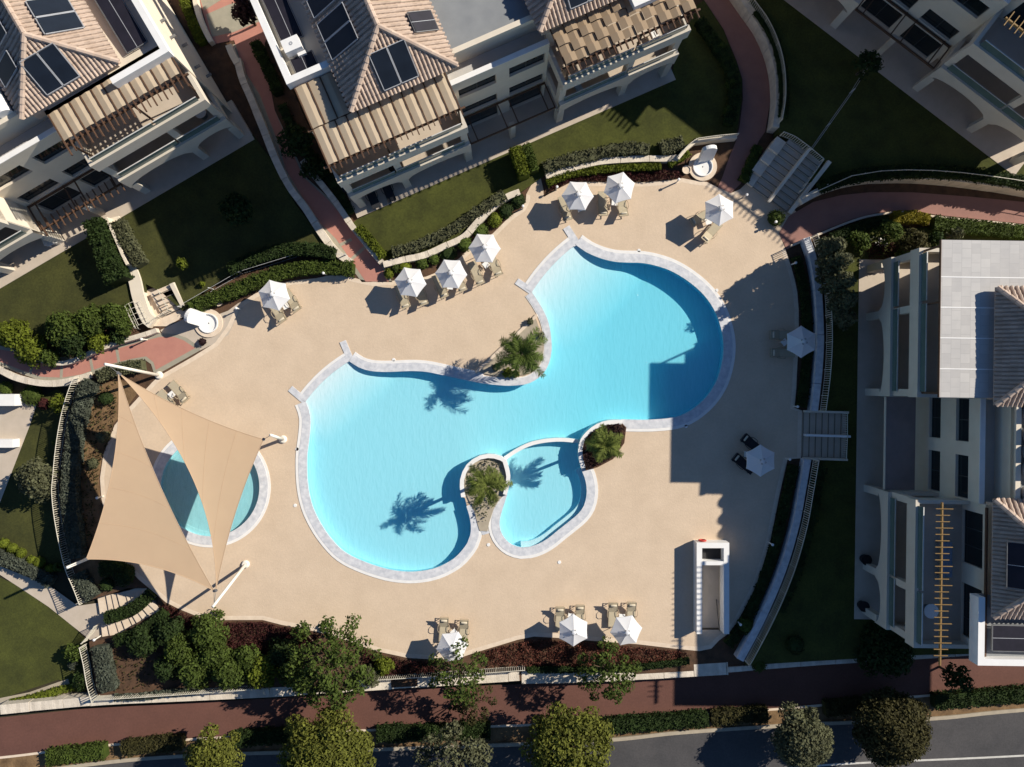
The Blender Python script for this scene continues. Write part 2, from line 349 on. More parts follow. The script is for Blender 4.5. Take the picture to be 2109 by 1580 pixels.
deck_px = [(443,706),(468,672),(480,645),(484,632),(500,621),(525,605),(560,590),(596,579),(652,573),(690,565),(715,569),(748,577),(768,581),(804,579),(877,570),(895,563),(945,533),(971,507),(1015,481),(1050,446),(1076,428),(1083,413),(1084,400),(1092,385),(1100,372),(1114,368),(1119,390),(1120,406),(1147,390),(1177,375),(1215,375),(1329,376),(1392,370),(1405,367),(1430,372),(1456,375),(1476,385),(1505,398),(1524,390),(1540,375),(1556,366),(1640,436),(1622,455),(1604,480),(1617,511),(1630,552),(1637,577),(1642,602),(1645,640),(1645,700),(1642,754),(1640,800),(1636,840),(1652,846),(1650,944),(1622,946),(1606,1016),(1586,1116),(1566,1181),(1556,1210),(1519,1280),(1500,1305),(1481,1319),(1465,1336),(1440,1341),(1399,1337),(1314,1327),(1208,1319),(1150,1314),(1100,1311),(1065,1318),(1036,1327),(979,1344),(950,1354),(900,1359),(839,1355),(779,1342),(745,1331),(700,1314),(660,1303),(623,1295),(580,1287),(541,1277),(480,1277),(427,1278),(410,1271),(370,1255),(342,1241),(322,1224),(285,1193),(256,1161),(235,1120),(218,1070),(209,1027),(206,985),(213,936),(236,876),(268,837),(313,788),(327,775),(400,733)]
DECK = P2(deck_px)
terr_px = [(-700,-600),(2900,-600),(2900,1335),(2109,1346),(1900,1350),(1700,1362),(1525,1376),(1400,1384),(1080,1402),(600,1428),(200,1440),(183,1322),(190,1321),(232,1313),(328,1258),(320,1212),(262,1212),(200,1232),(178,1238),(143,1170),(125,1080),(116,1000),(120,930),(140,830),(163,782),(120,793),(60,788),(20,776),(0,768),(-700,700)]

# ------------------------------------------------------------------ ground
LOW = -1.2
struct(MB().quad((-600,-600,-1.25),(600,-600,-1.25),(600,600,-1.25),(-600,600,-1.25)).build('ground', M_earth))
mb = MB(); mb.prism(P2(terr_px), -1.3, -0.03, [POOL, KID, WELL], hole_sides=False); struct(mb.build('garden_ground', M_soil))
mb = MB(); mb.prism(DECK, -0.03, 0.0, [POOL, KID, WELL], hole_sides=False); struct(mb.build('pool_deck', M_deck))
DECKs = DECK
left = DECK; right = offset_line(DECK, -0.33, True)
mb = MB()
for i in range(len(DECK)):
    j = (i+1) % len(DECK)
    if 38 <= i <= 43 or 22 <= i <= 28: continue
    a,b,c,d = left[i],left[j],right[j],right[i]
    mb.quad((d[0],d[1],0.006),(c[0],c[1],0.006),(b[0],b[1],0.006),(a[0],a[1],0.006))
struct(mb.build('deck_edging', M_edge))

# lawns: A and B behind low walls, C and D on raised terraces
Z_A, Z_B, Z_C, Z_D = 0.40, 0.20, 1.30, 0.40
def sheet(name, px, z, m, z0=-0.03, smooth=False):
    p = P2(px, z)
    if smooth: p = smooth_line(p, 0.6, True)
    return struct(MB().prism(p, z0, z).build(name, m))
sheet('lawn', [(-300,760),(0,585),(280,416),(520,277),(560,330),(608,420),(690,525),(640,520),(560,525),(480,560),(420,600),(375,640),(330,600),(300,585),(292,640),(240,660),(120,700),(0,690)], Z_A, M_lawn_dull)
sheet('lawn', [(735,452),(1070,300),(1380,165),(1400,90),(1425,20),(1450,0),(1490,62),(1505,100),(1517,128),(1528,165),(1528,205),(1515,288),(1430,285),(1390,322),(1320,326),(1230,332),(1125,358),(1075,394),(1020,418),(950,484),(870,524),(795,540),(720,465)], Z_B, M_lawn)
sheet('lawn', [(1560,-300),(2700,-300),(2700,470),(2109,384),(1960,362),(1870,356),(1790,364),(1700,392),(1668,372),(1692,335),(1604,272),(1608,205),(1604,150),(1588,95),(1560,45),(1530,0)], Z_C, M_lawn)
sheet('lawn', [(1682,494),(1700,560),(1708,640),(1710,720),(1706,790),(1695,849),(1743,850),(1743,945),(1682,946),(1672,1010),(1658,1085),(1636,1165),(1606,1240),(1574,1305),(1536,1370),(1900,1349),(2700,1335),(2700,520),(2109,478),(1950,468),(1800,472),(1720,488)], Z_D, M_lawn)

# paths
def path(name, px, m, z=0.008): return struct(MB().prism(P2(px, z), z, z).build(name, m))
path('path_border', [(0,712),(60,722),(120,735),(156,738),(220,716),(300,690),(330,686),(362,688),(385,696),(410,714),(412,722),(330,768),(318,772),(311,750),(298,741),(271,746),(222,759),(170,779),(128,786),(85,784),(43,770),(0,753),(-200,700),(-200,660)], M_green_border, 0.006)
path('path', [(0,720),(60,730),(120,744),(156,744),(222,723),(240,719),(290,704),(329,694),(359,694),(378,701),(402,717),(321,762),(316,746),(301,734),(271,739),(220,752),(168,771),(128,778),(85,776),(43,762),(0,745),(-200,690),(-200,668)], M_red, 0.011)
mb = MB()
for a, b in (((240,717),(246,750)),((185,733),(192,768)),((128,745),(126,779)),((70,733),(62,770))):
    (ax,ay),(bx,by) = P2([a,b]); mb.bar((ax,ay,0.011),(bx,by,0.011),0.22,0.012)
struct(mb.build('path_band', M_green_border))
path('path_border', [(470,95),(493,150),(520,200),(560,300),(590,365),(612,405),(655,465),(690,505),(718,545),(745,581),(808,581),(785,540),(745,490),(716,455),(683,413),(630,365),(600,300),(560,215),(540,150),(520,80)], M_green_border, 0.006)
path('path', [(478,70),(500,140),(535,195),(573,294),(589,350),(621,403),(662,462),(692,492),(720,532),(753,580),(801,580),(773,522),(738,482),(710,451),(677,413),(625,365),(596,300),(566,228),(551,150),(545,90),(560,50),(530,30)], M_red, 0.011)
path('path', [(395,-60),(560,-60),(560,70),(470,85),(436,92)], M_red, 0.009)
path('path_panel', [(424,30),(470,10),(520,-6),(545,40),(482,66),(437,76)], M_green_border, 0.013)
path('path_panel', [(404,-30),(455,-30),(455,0),(420,22)], M_green_border, 0.013)
mb = MB()
for t in ((700,505,724,493),(722,536,754,507)):
    (ax,ay),(bx,by) = P2([t[:2],t[2:]]); mb.bar((ax,ay,0.012),(bx,by,0.012),0.25,0.012)
struct(mb.build('path_band', M_green_border))
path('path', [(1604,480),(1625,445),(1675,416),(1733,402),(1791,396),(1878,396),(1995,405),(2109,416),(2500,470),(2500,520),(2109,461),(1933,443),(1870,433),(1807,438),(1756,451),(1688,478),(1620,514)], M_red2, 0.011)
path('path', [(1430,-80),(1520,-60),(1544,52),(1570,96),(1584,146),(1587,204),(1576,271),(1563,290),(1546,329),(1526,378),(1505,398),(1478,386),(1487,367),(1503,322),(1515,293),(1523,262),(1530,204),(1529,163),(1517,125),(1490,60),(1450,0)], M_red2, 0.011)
path('paved_apron', [(430,655),(470,640),(490,625),(505,618),(470,690),(440,708),(412,722),(385,700),(360,690),(335,688),(330,680),(372,660),(392,650)], M_terr, 0.004)

# lower ground on the left: lawn, cream path, neighbour's terrace
def lowsheet(name, px, m, dz): return struct(MB().prism(P2(px, LOW+dz), LOW+dz, LOW+dz).build(name, m))
lowsheet('lawn', [(-200,1000),(60,830),(120,800),(140,820),(112,930),(108,1000),(116,1080),(140,1180),(60,1175),(0,1140),(-200,1060)], M_lawn_dull, 0.02)
lowsheet('lawn', [(-200,1100),(0,1190),(60,1215),(120,1260),(180,1320),(190,1420),(120,1400),(60,1420),(0,1440),(-200,1500)], M_lawn, 0.02)
lowsheet('neighbour_terrace', [(-300,780),(0,800),(76,832),(60,880),(0,1035),(-300,1500)], M_terr, 0.05)
lowsheet('garden_path', [(-200,1080),(0,1166),(60,1190),(110,1212),(160,1248),(215,1240),(225,1300),(190,1322),(150,1290),(100,1250),(40,1210),(0,1184),(-200,1100)], M_terr, 0.04)
lowsheet('gravel_path', [(-200,1460),(0,1438),(60,1426),(140,1398),(150,1430),(80,1442),(0,1462),(-200,1490)], M_kerb, 0.03)
# promenade and road
lowsheet('promenade', [(-300,1500),(0,1478),(170,1460),(600,1436),(760,1422),(1100,1408),(1400,1392),(1530,1378),(1900,1354),(2109,1345),(2600,1320),(2600,1390),(2109,1420),(1800,1443),(1600,1462),(1150,1492),(700,1508),(250,1534),(0,1562),(-300,1590)], M_prom, 0.03)
lowsheet('verge', [(-300,1590),(0,1562),(250,1534),(700,1508),(1150,1492),(1600,1462),(1800,1443),(2109,1420),(2600,1390),(2600,1430),(2109,1458),(1920,1476),(1640,1490),(1400,1505),(1210,1523),(760,1540),(330,1556),(0,1592),(-300,1620)], M_dry, 0.02)
lowsheet('road', [(-400,1640),(0,1600),(330,1562),(760,1546),(1210,1529),(1400,1511),(1640,1495),(1920,1482),(2109,1464),(2700,1420),(2700,1900),(-400,1900)], M_asph, 0.025)
mb = MB(); kl = smooth_line(P2([(-400,1636),(0,1596),(330,1559),(760,1543),(1210,1526),(1400,1508),(1640,1492),(1920,1479),(2109,1461),(2700,1417)], LOW), 1.0)
strip_solid(mb, offset_line(kl,0.14), offset_line(kl,-0.14), LOW-0.05, LOW+0.14); struct(mb.build('kerb', M_kerb))
mb = MB(); kl = smooth_line(P2([(-300,1588),(0,1560),(250,1532),(700,1506),(1150,1490),(1600,1460),(1800,1441),(2109,1418),(2600,1388)], LOW), 1.0)
strip_solid(mb, offset_line(kl,0.09), offset_line(kl,-0.09), LOW-0.05, LOW+0.07); struct(mb.build('kerb', M_edge))
mb = MB(); kl = smooth_line(P2([(1000,1624),(1400,1598),(1740,1573),(2109,1556),(2700,1520)], LOW), 1.0)
strip_solid(mb, offset_line(kl,0.075), offset_line(kl,-0.075), LOW+0.02, LOW+0.031); struct(mb.build('road_line', M_paint))

# ------------------------------------------------------------------ swimming pool
pool = thing('swimming_pool', 'large free-form blue swimming pool with pale stone edge', 'pool', (0,0,0))
mb = MB(); n = len(POOL)
for i in range(n):
    a, b = POOL[i], POOL[(i+1)%n]; mb.quad((a[0],a[1],0.0),(b[0],b[1],0.0),(b[0],b[1],-1.6),(a[0],a[1],-1.6))
mb.build('pool_wall', M_wallp, pool)
xs = [p[0] for p in POOL]; ys = [p[1] for p in POOL]
st = 0.3; gx = np.arange(min(xs)-0.4, max(xs)+0.7, st); gy = np.arange(min(ys)-0.4, max(ys)+0.7, st)
def dseg(p, a, b):
    ax, ay = a; bx, by = b; vx, vy = bx-ax, by-ay; t = max(0, min(1, ((p[0]-ax)*vx+(p[1]-ay)*vy)/(vx*vx+vy*vy)))
    return math.hypot(p[0]-ax-vx*t, p[1]-ay-vy*t)
e1 = P2([E1a,E1b]); e2 = P2([E2a,E2b])
def depth(p):
    d = min(dseg(p, *e1), dseg(p, *e2)); return min(0.74+0.40*max(0.0,min(1.0,(p[0]+4.0)/11.0)), 0.12 + 0.17*d)
mb = MB(); V = [(x, y, -depth((x,y))) for y in gy for x in gx]; nx = len(gx)
mb.add(V, [(j*nx+i, j*nx+i+1, (j+1)*nx+i+1, (j+1)*nx+i) for j in range(len(gy)-1) for i in range(nx-1)])
mb.build('pool_floor', M_pool, pool, True)
DIV = smooth_line(P2([(1040,944),(1066,927),(1090,915.5),(1113.6,909.5),(1137,906.5),(1161,906),(1192,909)]), 0.3)
SMALLP = L_small + L_pl1[:10] + DIV[1:-1] + [L_pl2[-8], L_pl2[-4]]
mb = MB(); mb.prism(SMALLP, -0.72, -0.72); mb.build('shallow_floor', M_pool, pool)
mb = MB(); strip_solid(mb, offset_line(DIV,0.15), offset_line(DIV,-0.15), -1.2, -0.035); mb.build('divider_wall', M_white, pool)
bench = [p for p in L_small[:len(L_small)//2+5]]
mb = MB(); strip_solid(mb, offset_line(bench,0.02), offset_line(bench,-0.45), -0.8, -0.32); mb.build('bench_step', M_pool, pool)
def coping(line, w, rim, name='coping'):
    mb = MB(); strip_solid(mb, offset_line(line, w), offset_line(line, -0.05), -0.06, 0.05); mb.build(name, M_coping, pool)
    mb = MB(); strip_solid(mb, offset_line(line, w+rim), offset_line(line, w), -0.02, 0.035); mb.build('coping_rim', M_rim, pool)
# outward is to the left of each line (the outline runs clockwise)
area = sum(POOL[i][0]*POOL[(i+1)%n][1]-POOL[(i+1)%n][0]*POOL[i][1] for i in range(n))
kcut = next(i for i, p in enumerate(L_top) if p[0] > P(985,0)[0])
coping(L_top[:kcut+1], 0.62, 0.22); coping(L_top[kcut:], 0.50, 0.08)
coping(L_right, 0.66, 0.24); coping(L_small, 0.62, 0.24); coping(L_left[2:], 0.62, 0.24); coping(B1, 0.5, 0.2); coping(B2, 0.55, 0.24)
mb = MB()
for a, b, w in (((706,703),(722,741),0.52),((598,800),(628,826),0.52),((1166,468),(1189,504),0.58),((1064,579),(1096,601),0.52)):
    (ax,ay),(bx,by) = P2([a,b]); MB().bar((ax,ay,0.02),(bx,by,0.0),w,0.06).build('entry_wall_end', M_coping, pool)
mb = None
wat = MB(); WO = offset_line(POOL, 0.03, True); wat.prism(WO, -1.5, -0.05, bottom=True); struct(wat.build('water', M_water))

kid = thing('paddling_pool', 'small round paddling pool under the shade sails', 'pool', (KC[0],KC[1],0))
kc = (KC[0],KC[1],0)
MB().lathe(kc, [(0.001,-0.42),(KR-0.35,-0.42),(KR-0.3,-0.40),(KR,-0.40),(KR,0.0)], 72).build('pool_floor', M_kid, kid)
MB().lathe(kc, [(KR-0.05,-0.06),(KR-0.05,0.05),(KR+0.62,0.05),(KR+0.62,-0.02)], 72).build('coping', M_coping, kid)
MB().lathe(kc, [(KR+0.62,0.03),(KR+0.83,0.03),(KR+0.83,-0.02)], 72).build('coping_rim', M_rim, kid)
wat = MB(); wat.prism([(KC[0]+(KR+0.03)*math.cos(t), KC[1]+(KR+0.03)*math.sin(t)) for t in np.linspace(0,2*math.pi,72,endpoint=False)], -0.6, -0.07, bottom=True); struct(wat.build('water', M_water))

sheet('stair_landing', [(300,598),(345,586),(366,600),(390,645),(345,672),(312,672)], 0.02, M_edge, -0.03)
sheet('planting_bed_soil', [(205,795),(240,780),(268,790),(290,800),(262,838),(232,876),(210,936),(203,985),(206,1027),(214,1070),(232,1120),(250,1160),(262,1180),(215,1215),(190,1228),(160,1180),(150,1100),(148,1000),(158,900),(175,830)], 0.012, M_dry)
# planters standing in the pool edge
pl1 = thing('planter', 'horseshoe white planter with a palm between the two pool basins', 'planter', P(1000,990))
mb = MB(); strip_solid(mb, offset_line(L_pl1,0.30), offset_line(L_pl1,-0.02), -1.2, 0.38); mb.build('planter_wall', M_white, pl1)
mb = MB(); mb.prism(P2([(1040,1018),(1042,985),(1036,958),(1018,945),(1000,943),(980,950),(966,964),(958,985),(957,1010),(966,1030),(976,1050),(984,1080),(988,1093),(1004,1094),(1008,1075),(1016,1050),(1028,1030)]), -0.03, 0.09); mb.build('soil', M_kerb, pl1)
mb = MB(); q = P2([(988,1088),(994,1102),(1008,1098),(1004,1088)]); mb.prism(q, -0.02, 0.05); mb.build('stone_end', M_coping, pl1)
pl2 = thing('planter', 'curved white planter full of purple plants at the small basin corner', 'planter', P(1240,915))
mb = MB(); strip_solid(mb, offset_line(L_pl2,0.32), offset_line(L_pl2,-0.02), -1.2, 0.38); mb.build('planter_wall', M_white, pl2)
mb = MB(); mb.prism(P2([(1279,870),(1251,872),(1230,880),(1212,893),(1201,908),(1198,925),(1199,945),(1206,968),(1230,962),(1262,945),(1285,912),(1289,880)]), -0.03, 0.25); mb.build('soil', M_soil, pl2)
pl3 = thing('planting_bed', 'pale stone planting bed with the largest palm at the pool edge', 'planting bed', P(1065,740))
mb = MB(); mb.prism(P2([(1103,655),(1116,690),(1119,725),(1113,750),(1100,765),(1081,772),(1050,775),(1020,774),(990,768),(984,764),(1010,742),(1060,697)]), -0.03, 0.10); mb.build('soil', M_kerb, pl3)
mb = MB(); l = P2([(980,768),(1010,740),(1060,694),(1106,650)]); strip_solid(mb, offset_line(l,0.14), offset_line(l,-0.1), -0.02, 0.14); mb.build('bed_edging', M_edge, pl3)

# ------------------------------------------------------------------ walls and fences
def wall(name, label, px, w, z0, z1, m=None, block=1.9, gap=0.035, cat='wall', smooth=True, group=None):
    l = P2(px, z1)
    if smooth: l = smooth_line(l, 0.25)
    mb = MB(); i = 0; n = len(l)
    while i < n-1:
        j = i; s = 0; tgt = block*(0.8+0.4*rng.random())
        while j < n-1 and s < tgt: s += math.hypot(l[j+1][0]-l[j][0], l[j+1][1]-l[j][1]); j += 1
        if block > 50: j = n-1
        sub = [Vector(p) for p in l[i:j+1]]
        if len(sub) >= 2:
            sub[0] = sub[0] + (sub[1]-sub[0]).normalized()*gap/2; sub[-1] = sub[-1] + (sub[-2]-sub[-1]).normalized()*gap/2
            sub = [(p.x,p.y) for p in sub]; ww = w*(1+0.10*(rng.random()-0.5)) if block < 50 else w
            strip_solid(mb, offset_line(sub, ww/2), offset_line(sub, -ww/2), z0, z1 + (0.03*(rng.random()-0.5) if block < 50 else 0))
        i = j
    o = mb.build(name, m or M_stone); return tag(o, label, cat, group)
wall('garden_wall', 'pale block wall curving along the middle lawn above the box shrubs', [(789,545),(829,535),(875,525),(915,507),(956,487),(986,455),(1021,421),(1045,405),(1071,395)], 0.5, -0.05, 0.55)
wall('garden_wall', 'pale block wall behind the dark red bed and white parasols', [(1124,362),(1177,347),(1228,334),(1278,329),(1329,326.5),(1367,326.5),(1396,325)], 0.5, -0.05, 0.55)
wall('garden_wall', 'angled cream wall with railing above the shaded shower', [(1396,326),(1412,307),(1432,291),(1475,285),(1518,281)], 0.28, -0.05, 0.75, M_cream, 99, 0, smooth=False)
wall('garden_wall', 'pale block wall on the left of the path between the two buildings', [(488,120),(498,160),(516,202),(542,265),(567,328),(596,385),(628,428),(655,470),(680,505),(702,527),(722,540)], 0.55, -0.05, 0.62)
wall('garden_wall', 'pale block wall on the right of the path between the two buildings', [(622,330),(650,365),(690,415),(722,462),(752,500),(786,541)], 0.45, -0.05, 0.6)
wall('garden_wall', 'low pale stone wall edging the lower side of the left path', [(-40,742),(0,762),(28,776),(64,786),(100,790),(135,787),(164,779),(188,772)], 0.5, -1.25, 0.18)
wall('garden_wall', 'low stone wall on the upper side of the left path below the shrubs', [(60,738),(130,748),(190,725),(240,706),(300,688),(322,680)], 0.35, -0.05, 0.55)
wall('retaining_wall', 'shaded grey retaining wall under the railing beside the upper right deck', [(1661,489),(1676,535),(1685,590),(1689,650),(1690,710),(1686,775),(1678,847)], 0.55, -0.05, 0.85, M_coping, 4.2)
wall('retaining_wall', 'shaded grey retaining wall under the railing beside the lower right deck', [(1664,946),(1653,1010),(1640,1080),(1618,1158),(1590,1230),(1560,1293),(1524,1360)], 0.55, -0.05, 0.85, M_coping, 4.2)
wall('retaining_wall', 'curved stone wall with railing along the top right path', [(1505,-40),(1540,10),(1568,50),(1589,95),(1602,146),(1605,204),(1598,262)], 0.5, -0.05, 1.42, M_stone, 3.0)
wall('retaining_wall', 'curved stone wall with railing above the right hand path', [(1650,414),(1694,390),(1743,373),(1803,363),(1883,361),(1963,366),(2043,376),(2112,387),(2300,420)], 0.5, -0.05, 1.42, M_stone, 3.0)
wall('path_kerb_wall', 'thin cream kerb wall along the lower side of the right hand path', [(1630,506),(1688,482),(1756,455),(1807,442),(1870,437),(1933,447),(2109,465),(2300,500)], 0.16, -0.05, 0.35, M_edge, 99, 0)
wall('promenade_wall', 'long white stone wall between the pool gardens and the red promenade', [(0,1462),(60,1456),(170,1446),(240,1441),(400,1434),(600,1424),(760,1413),(930,1402),(1070,1393)], 0.72, -1.25, -0.02, M_stone, 2.2)
wall('promenade_wall', 'broad rough white stone wall below the rusty red plants', [(1074,1396),(1180,1393),(1300,1388),(1400,1383),(1500,1377)], 1.0, -1.25, -0.02, M_stone, 2.2)
wall('promenade_wall', 'shaded stone wall between the dark lawn and the promenade', [(1500,1380),(1700,1364),(1900,1352),(2010,1344)], 0.4, -1.25, 0.1, M_stone, 3.0)
wall('path_wall', 'cream parapet wall on the outer side of the path beside the left building', [(395,-40),(405,20),(420,60),(434,86)], 0.35, -0.05, 0.6, M_cream, 99, 0)
wall('path_wall', 'short cream wall stub with shadow beside the upper path', [(470,92),(478,112),(488,130)], 0.5, -0.05, 0.7, M_cream, 99, 0)

def fence(label, px, z0, h, spacing=0.16, tilt=None, group='cream railings', name='railing', m=None, post_every=2.0, smooth=True):
    l = P2(px, z0)
    if smooth: l = smooth_line(l, spacing)
    else:
        o = []
        for a, b in zip(l, l[1:]):
            k = max(1, int(math.hypot(b[0]-a[0], b[1]-a[1])/spacing)); o += [(a[0]+(b[0]-a[0])*i/k, a[1]+(b[1]-a[1])*i/k) for i in range(k)]
        l = o + [l[-1]]
    t = thing(name, label, 'railing', (l[0][0],l[0][1],z0), group=group); m = m or M_fence
    up = MB(); 
    for zz, w in ((h,0.06),(0.12,0.035)):
        up.tube([(p[0],p[1],z0+zz) for p in l[::2]+[l[-1]]], w/2 if m is not M_rail else 0.014, 6)
    up.build('rail', m, t)
    bl = MB()
    for p in l[1:-1]: bl.box(p[0]-0.018,p[0]+0.018,p[1]-0.018,p[1]+0.018,z0+0.12,z0+h)
    bl.build('balusters', m, t)
    s = 0; k = 0; last = None
    for i, p in enumerate(l):
        if i: s += math.hypot(p[0]-l[i-1][0], p[1]-l[i-1][1])
        if i == 0 or s >= post_every or i == len(l)-1:
            s = 0; MB().box(p[0]-0.03,p[0]+0.03,p[1]-0.03,p[1]+0.03,z0,z0+h+0.03).build('post', m, t)
    return t
fence('curved cream railing above the upper right retaining wall', [(1671,488),(1687,535),(1696,590),(1700,650),(1701,710),(1697,775),(1688,846)], 0.85, 1.2)
fence('curved cream railing above the lower right retaining wall down to the promenade', [(1674,946),(1663,1010),(1650,1080),(1628,1158),(1600,1230),(1570,1293),(1534,1360)], 0.85, 1.2)
fence('curved railing on the wall along the top right path', [(1508,-40),(1543,10),(1572,50),(1593,95),(1606,146),(1609,204),(1602,255)], 1.42, 1.0)
fence('thin railing on the curved wall above the right hand path', [(1653,409),(1697,385),(1745,368),(1805,358),(1885,356),(1965,361),(2045,371),(2114,382),(2300,415)], 1.42, 0.8, 1.0)
fence('long cream railing inside the grey green hedge on the left boundary', [(166,778),(152,815),(140,860),(130,920),(124,980),(122,1010),(127,1060),(138,1120),(150,1168),(166,1206),(178,1238)], -0.03, 1.0)
fence('cream railing at the bottom left garden corner', [(178,1326),(186,1360),(193,1400),(203,1436)], -0.03, 1.0)
fence('long cream railing along the bottom garden edge by the promenade', [(205,1432),(300,1426),(420,1418),(560,1408)], -0.03, 1.0)
fence('cream railing half hidden by the thin trees along the promenade', [(745,1393),(860,1386),(980,1378),(1080,1371)], -0.03, 1.0, smooth=False)
fence('railing crossing the top of the shaded right stairs', [(1735,851),(1735,897),(1733,944)], 0.45, 0.9, smooth=False)
fence('side rail of the shaded right stairs near the wall', [(1683,944),(1730,945)], 0.5, 0.9, 0.6, smooth=False)
fence('railing crossing the top of the upper right stairs', [(1606,280),(1629,289),(1656,309),(1686,334)], 1.30, 0.95, smooth=False)
fence('sloping rail on the right side of the upper right stairs', [(1688,335),(1664,369),(1644,397)], 1.0, 0.8, 0.5, smooth=False)
fence('small railing on the wall above the shaded shower', [(1396,324),(1412,305),(1432,289),(1475,283),(1518,279)], 0.75, 0.45, smooth=False)
fence('thin broken wire fence crossing the black shaded lawn', [(1664,314),(1700,262),(1750,192),(1786,134)], Z_C, 0.9, 3.0, m=M_rail, post_every=3.2)
fence('thin white wire rail in the middle of the dark hedge', [(378,634),(440,596),(500,564),(560,540),(620,527),(680,525),(716,528)], -0.03, 1.05, 3.0, m=M_rail)

# ------------------------------------------------------------------ stairs
def flight(name, label, pa, pb, width, n, z0, z1, m=None, side=None, cat='stairs'):
    "straight steps from pixel pa (height z0) to pb (height z1)"
    a = Vector(P(*pa, z0)[:2]); b = Vector(P(*pb, z0)[:2]); d = (b-a); L = d.length; d.normalize(); r = Vector((d.y,-d.x))
    t = thing(name, label, cat, (a.x,a.y,min(z0,z1))); mb = MB()
    for k in range(n):
        q0 = a+d*(L*k/n); q1 = a+d*L if z1 > z0 else a+d*(L*(k+1)/n)
        if z1 < z0: q0 = a
        q1 = a+d*(L*(k+1)/n - 0.0)
        q0 = a+d*(L*k/n)
        zt = z0+(z1-z0)*(k+1)/n; zb = min(z0,z1)-0.06
        c = [q0+r*width/2, q1+r*width/2, q1-r*width/2, q0-r*width/2]
        mb.prism([(p.x,p.y) for p in (c[::-1])], zb, zt)
        e0 = q0+d*0.0; e1 = q0+d*0.05
    mb.build('steps', m or M_terr, t)
    for k in range(n):
        q0 = a+d*(L*k/n); zt = z0+(z1-z0)*(k+1)/n; ns = MB()
        c = [q0+r*(width/2-0.02)+d*0.012, q0+r*(width/2-0.02)+d*0.085, q0-r*(width/2-0.02)+d*0.085, q0-r*(width/2-0.02)+d*0.012]
        ns.prism([(p.x,p.y) for p in c[::-1]], zt-0.01, zt+0.006); ns.build('edge_shade', M_edge_shade, t)  # dark strip painting a shade line along each step edge
    return t, a, d, r, L
t, a, d, r, L = flight('stairs', 'wide shaded stairs with a centre wall rising to the upper right lawn', (1583,412), (1648,322), 3.3, 9, 0.0, 1.3, M_terr)
mb = MB(); p0 = a-d*0.3; p1 = a+d*(L+0.1); mb.bar((p0.x,p0.y,0.35),(p1.x,p1.y,1.65),0.22,0.9); mb.build('centre_wall', M_cream, t)
for k in range(4):
    q = a + d*(L*(0.12+0.22*k)) - r*(-1)*0 ; qq = q - r*2.1; mb = MB()
    mb.prism([(qq+d*sx*0.55+r*sy*0.42).to_tuple() for sx, sy in ((-1,-1),(1,-1),(1,1),(-1,1))][::1], -0.05, 0.35+0.33*k); mb.build('side_block', M_stone, t)
mb = MB(); p0 = a+r*1.85; p1 = a+d*(L+0.3)+r*1.85; mb.bar((p0.x,p0.y,0.2),(p1.x,p1.y,1.4),0.3,0.9); mb.build('side_wall', M_cream, t)
t, a, d, r, L = flight('stairs', 'shaded stairs with a white centre handrail rising to the right lawn', (1652,895), (1738,897), 3.5, 7, 0.0, 0.4, M_terr)
mb = MB(); mb.bar((a.x,a.y,0.5),((a+d*L).x,(a+d*L).y,0.95),0.16,0.8); mb.build('centre_wall', M_white, t)
for s in (-1,1):
    mb = MB(); q = a+r*s*1.85; mb.bar((q.x,q.y,0.25),((q+d*L).x,(q+d*L).y,0.6),0.16,0.6); mb.build('side_wall', M_cream, t)
t, a, d, r, L = flight('stairs', 'sunlit cream steps beside a long ramp wall up to the left lawn', (357,645), (336,596), 1.75, 5, 0.0, 0.5, M_edge)
mb = MB(); q = a+r*1.05; mb.bar((q.x,q.y,0.12),((q+d*L).x,(q+d*L).y,0.55),0.32,0.5); mb.build('side_wall', M_cream, t)
mb = MB(); q = a-r*0.05+d*0.1; mb.bar((q.x-0.0,q.y,0.55),((q+d*L*0.9).x,(q+d*L*0.9).y,0.95),0.04,0.04)
for k in range(4):
    w = q+d*(L*0.25*k+0.1); mb.box(w.x-0.03,w.x+0.03,w.y-0.03,w.y+0.03,0.1*k,0.6+0.11*k)
mb.build('handrail', M_fence, t)
wall('garden_wall', 'narrow white wall line between the dark hedge and the grey green hedge', [(218,448),(228,470),(240,497),(252,525),(262,545)], 0.2, -0.05, 1.3, M_cream, 99, 0)
wall('ramp_wall', 'broad cream sloping wall top running down beside the left steps', [(232,448),(246,500),(262,540),(276,575),(284,610),(298,650),(313,665)], 0.95, -0.05, 0.62, M_cream, 99, 0)
fence('little gate rail at the foot of the cream steps', [(317,664),(335,652),(356,640)], 0.0, 0.75, 0.14, smooth=False)
# curved steps on the lower left, down to the garden path
for lab, c0, px in (('upper curved flight of cream steps on the lower left', (262,1160), [(316,1212),(297,1224),(277,1232),(256,1238),(236,1243),(216,1247),(196,1250)]),
                    ('lower curved flight of cream steps below the hedge island', (240,1180), [(330,1248),(314,1264),(297,1277),(279,1288),(260,1296),(240,1303),(220,1308),(203,1310)])):
    l = smooth_line(P2(px, -0.4), 0.2); n = 9; t = thing('garden_steps', lab, 'stairs', (l[0][0],l[0][1],LOW)); mb = MB()
    for k in range(n):
        i0 = int(k*(len(l)-1)/n); i1 = int((k+1)*(len(l)-1)/n)+1; sub = l[i0:i1]
        strip_solid(mb, offset_line(sub,0.72), offset_line(sub,-0.72), LOW, -0.06-(0.95*k/n)+0.012*(k%2))
    mb.build('steps', M_edge, t)
fence('railing beside the curved garden steps at the lower left', [(180,1318),(196,1300),(206,1284)], -0.6, 0.9, smooth=False)
fence('short railing at the head of the garden path', [(170,1238),(190,1230),(200,1226)], -0.3, 0.9, smooth=False)

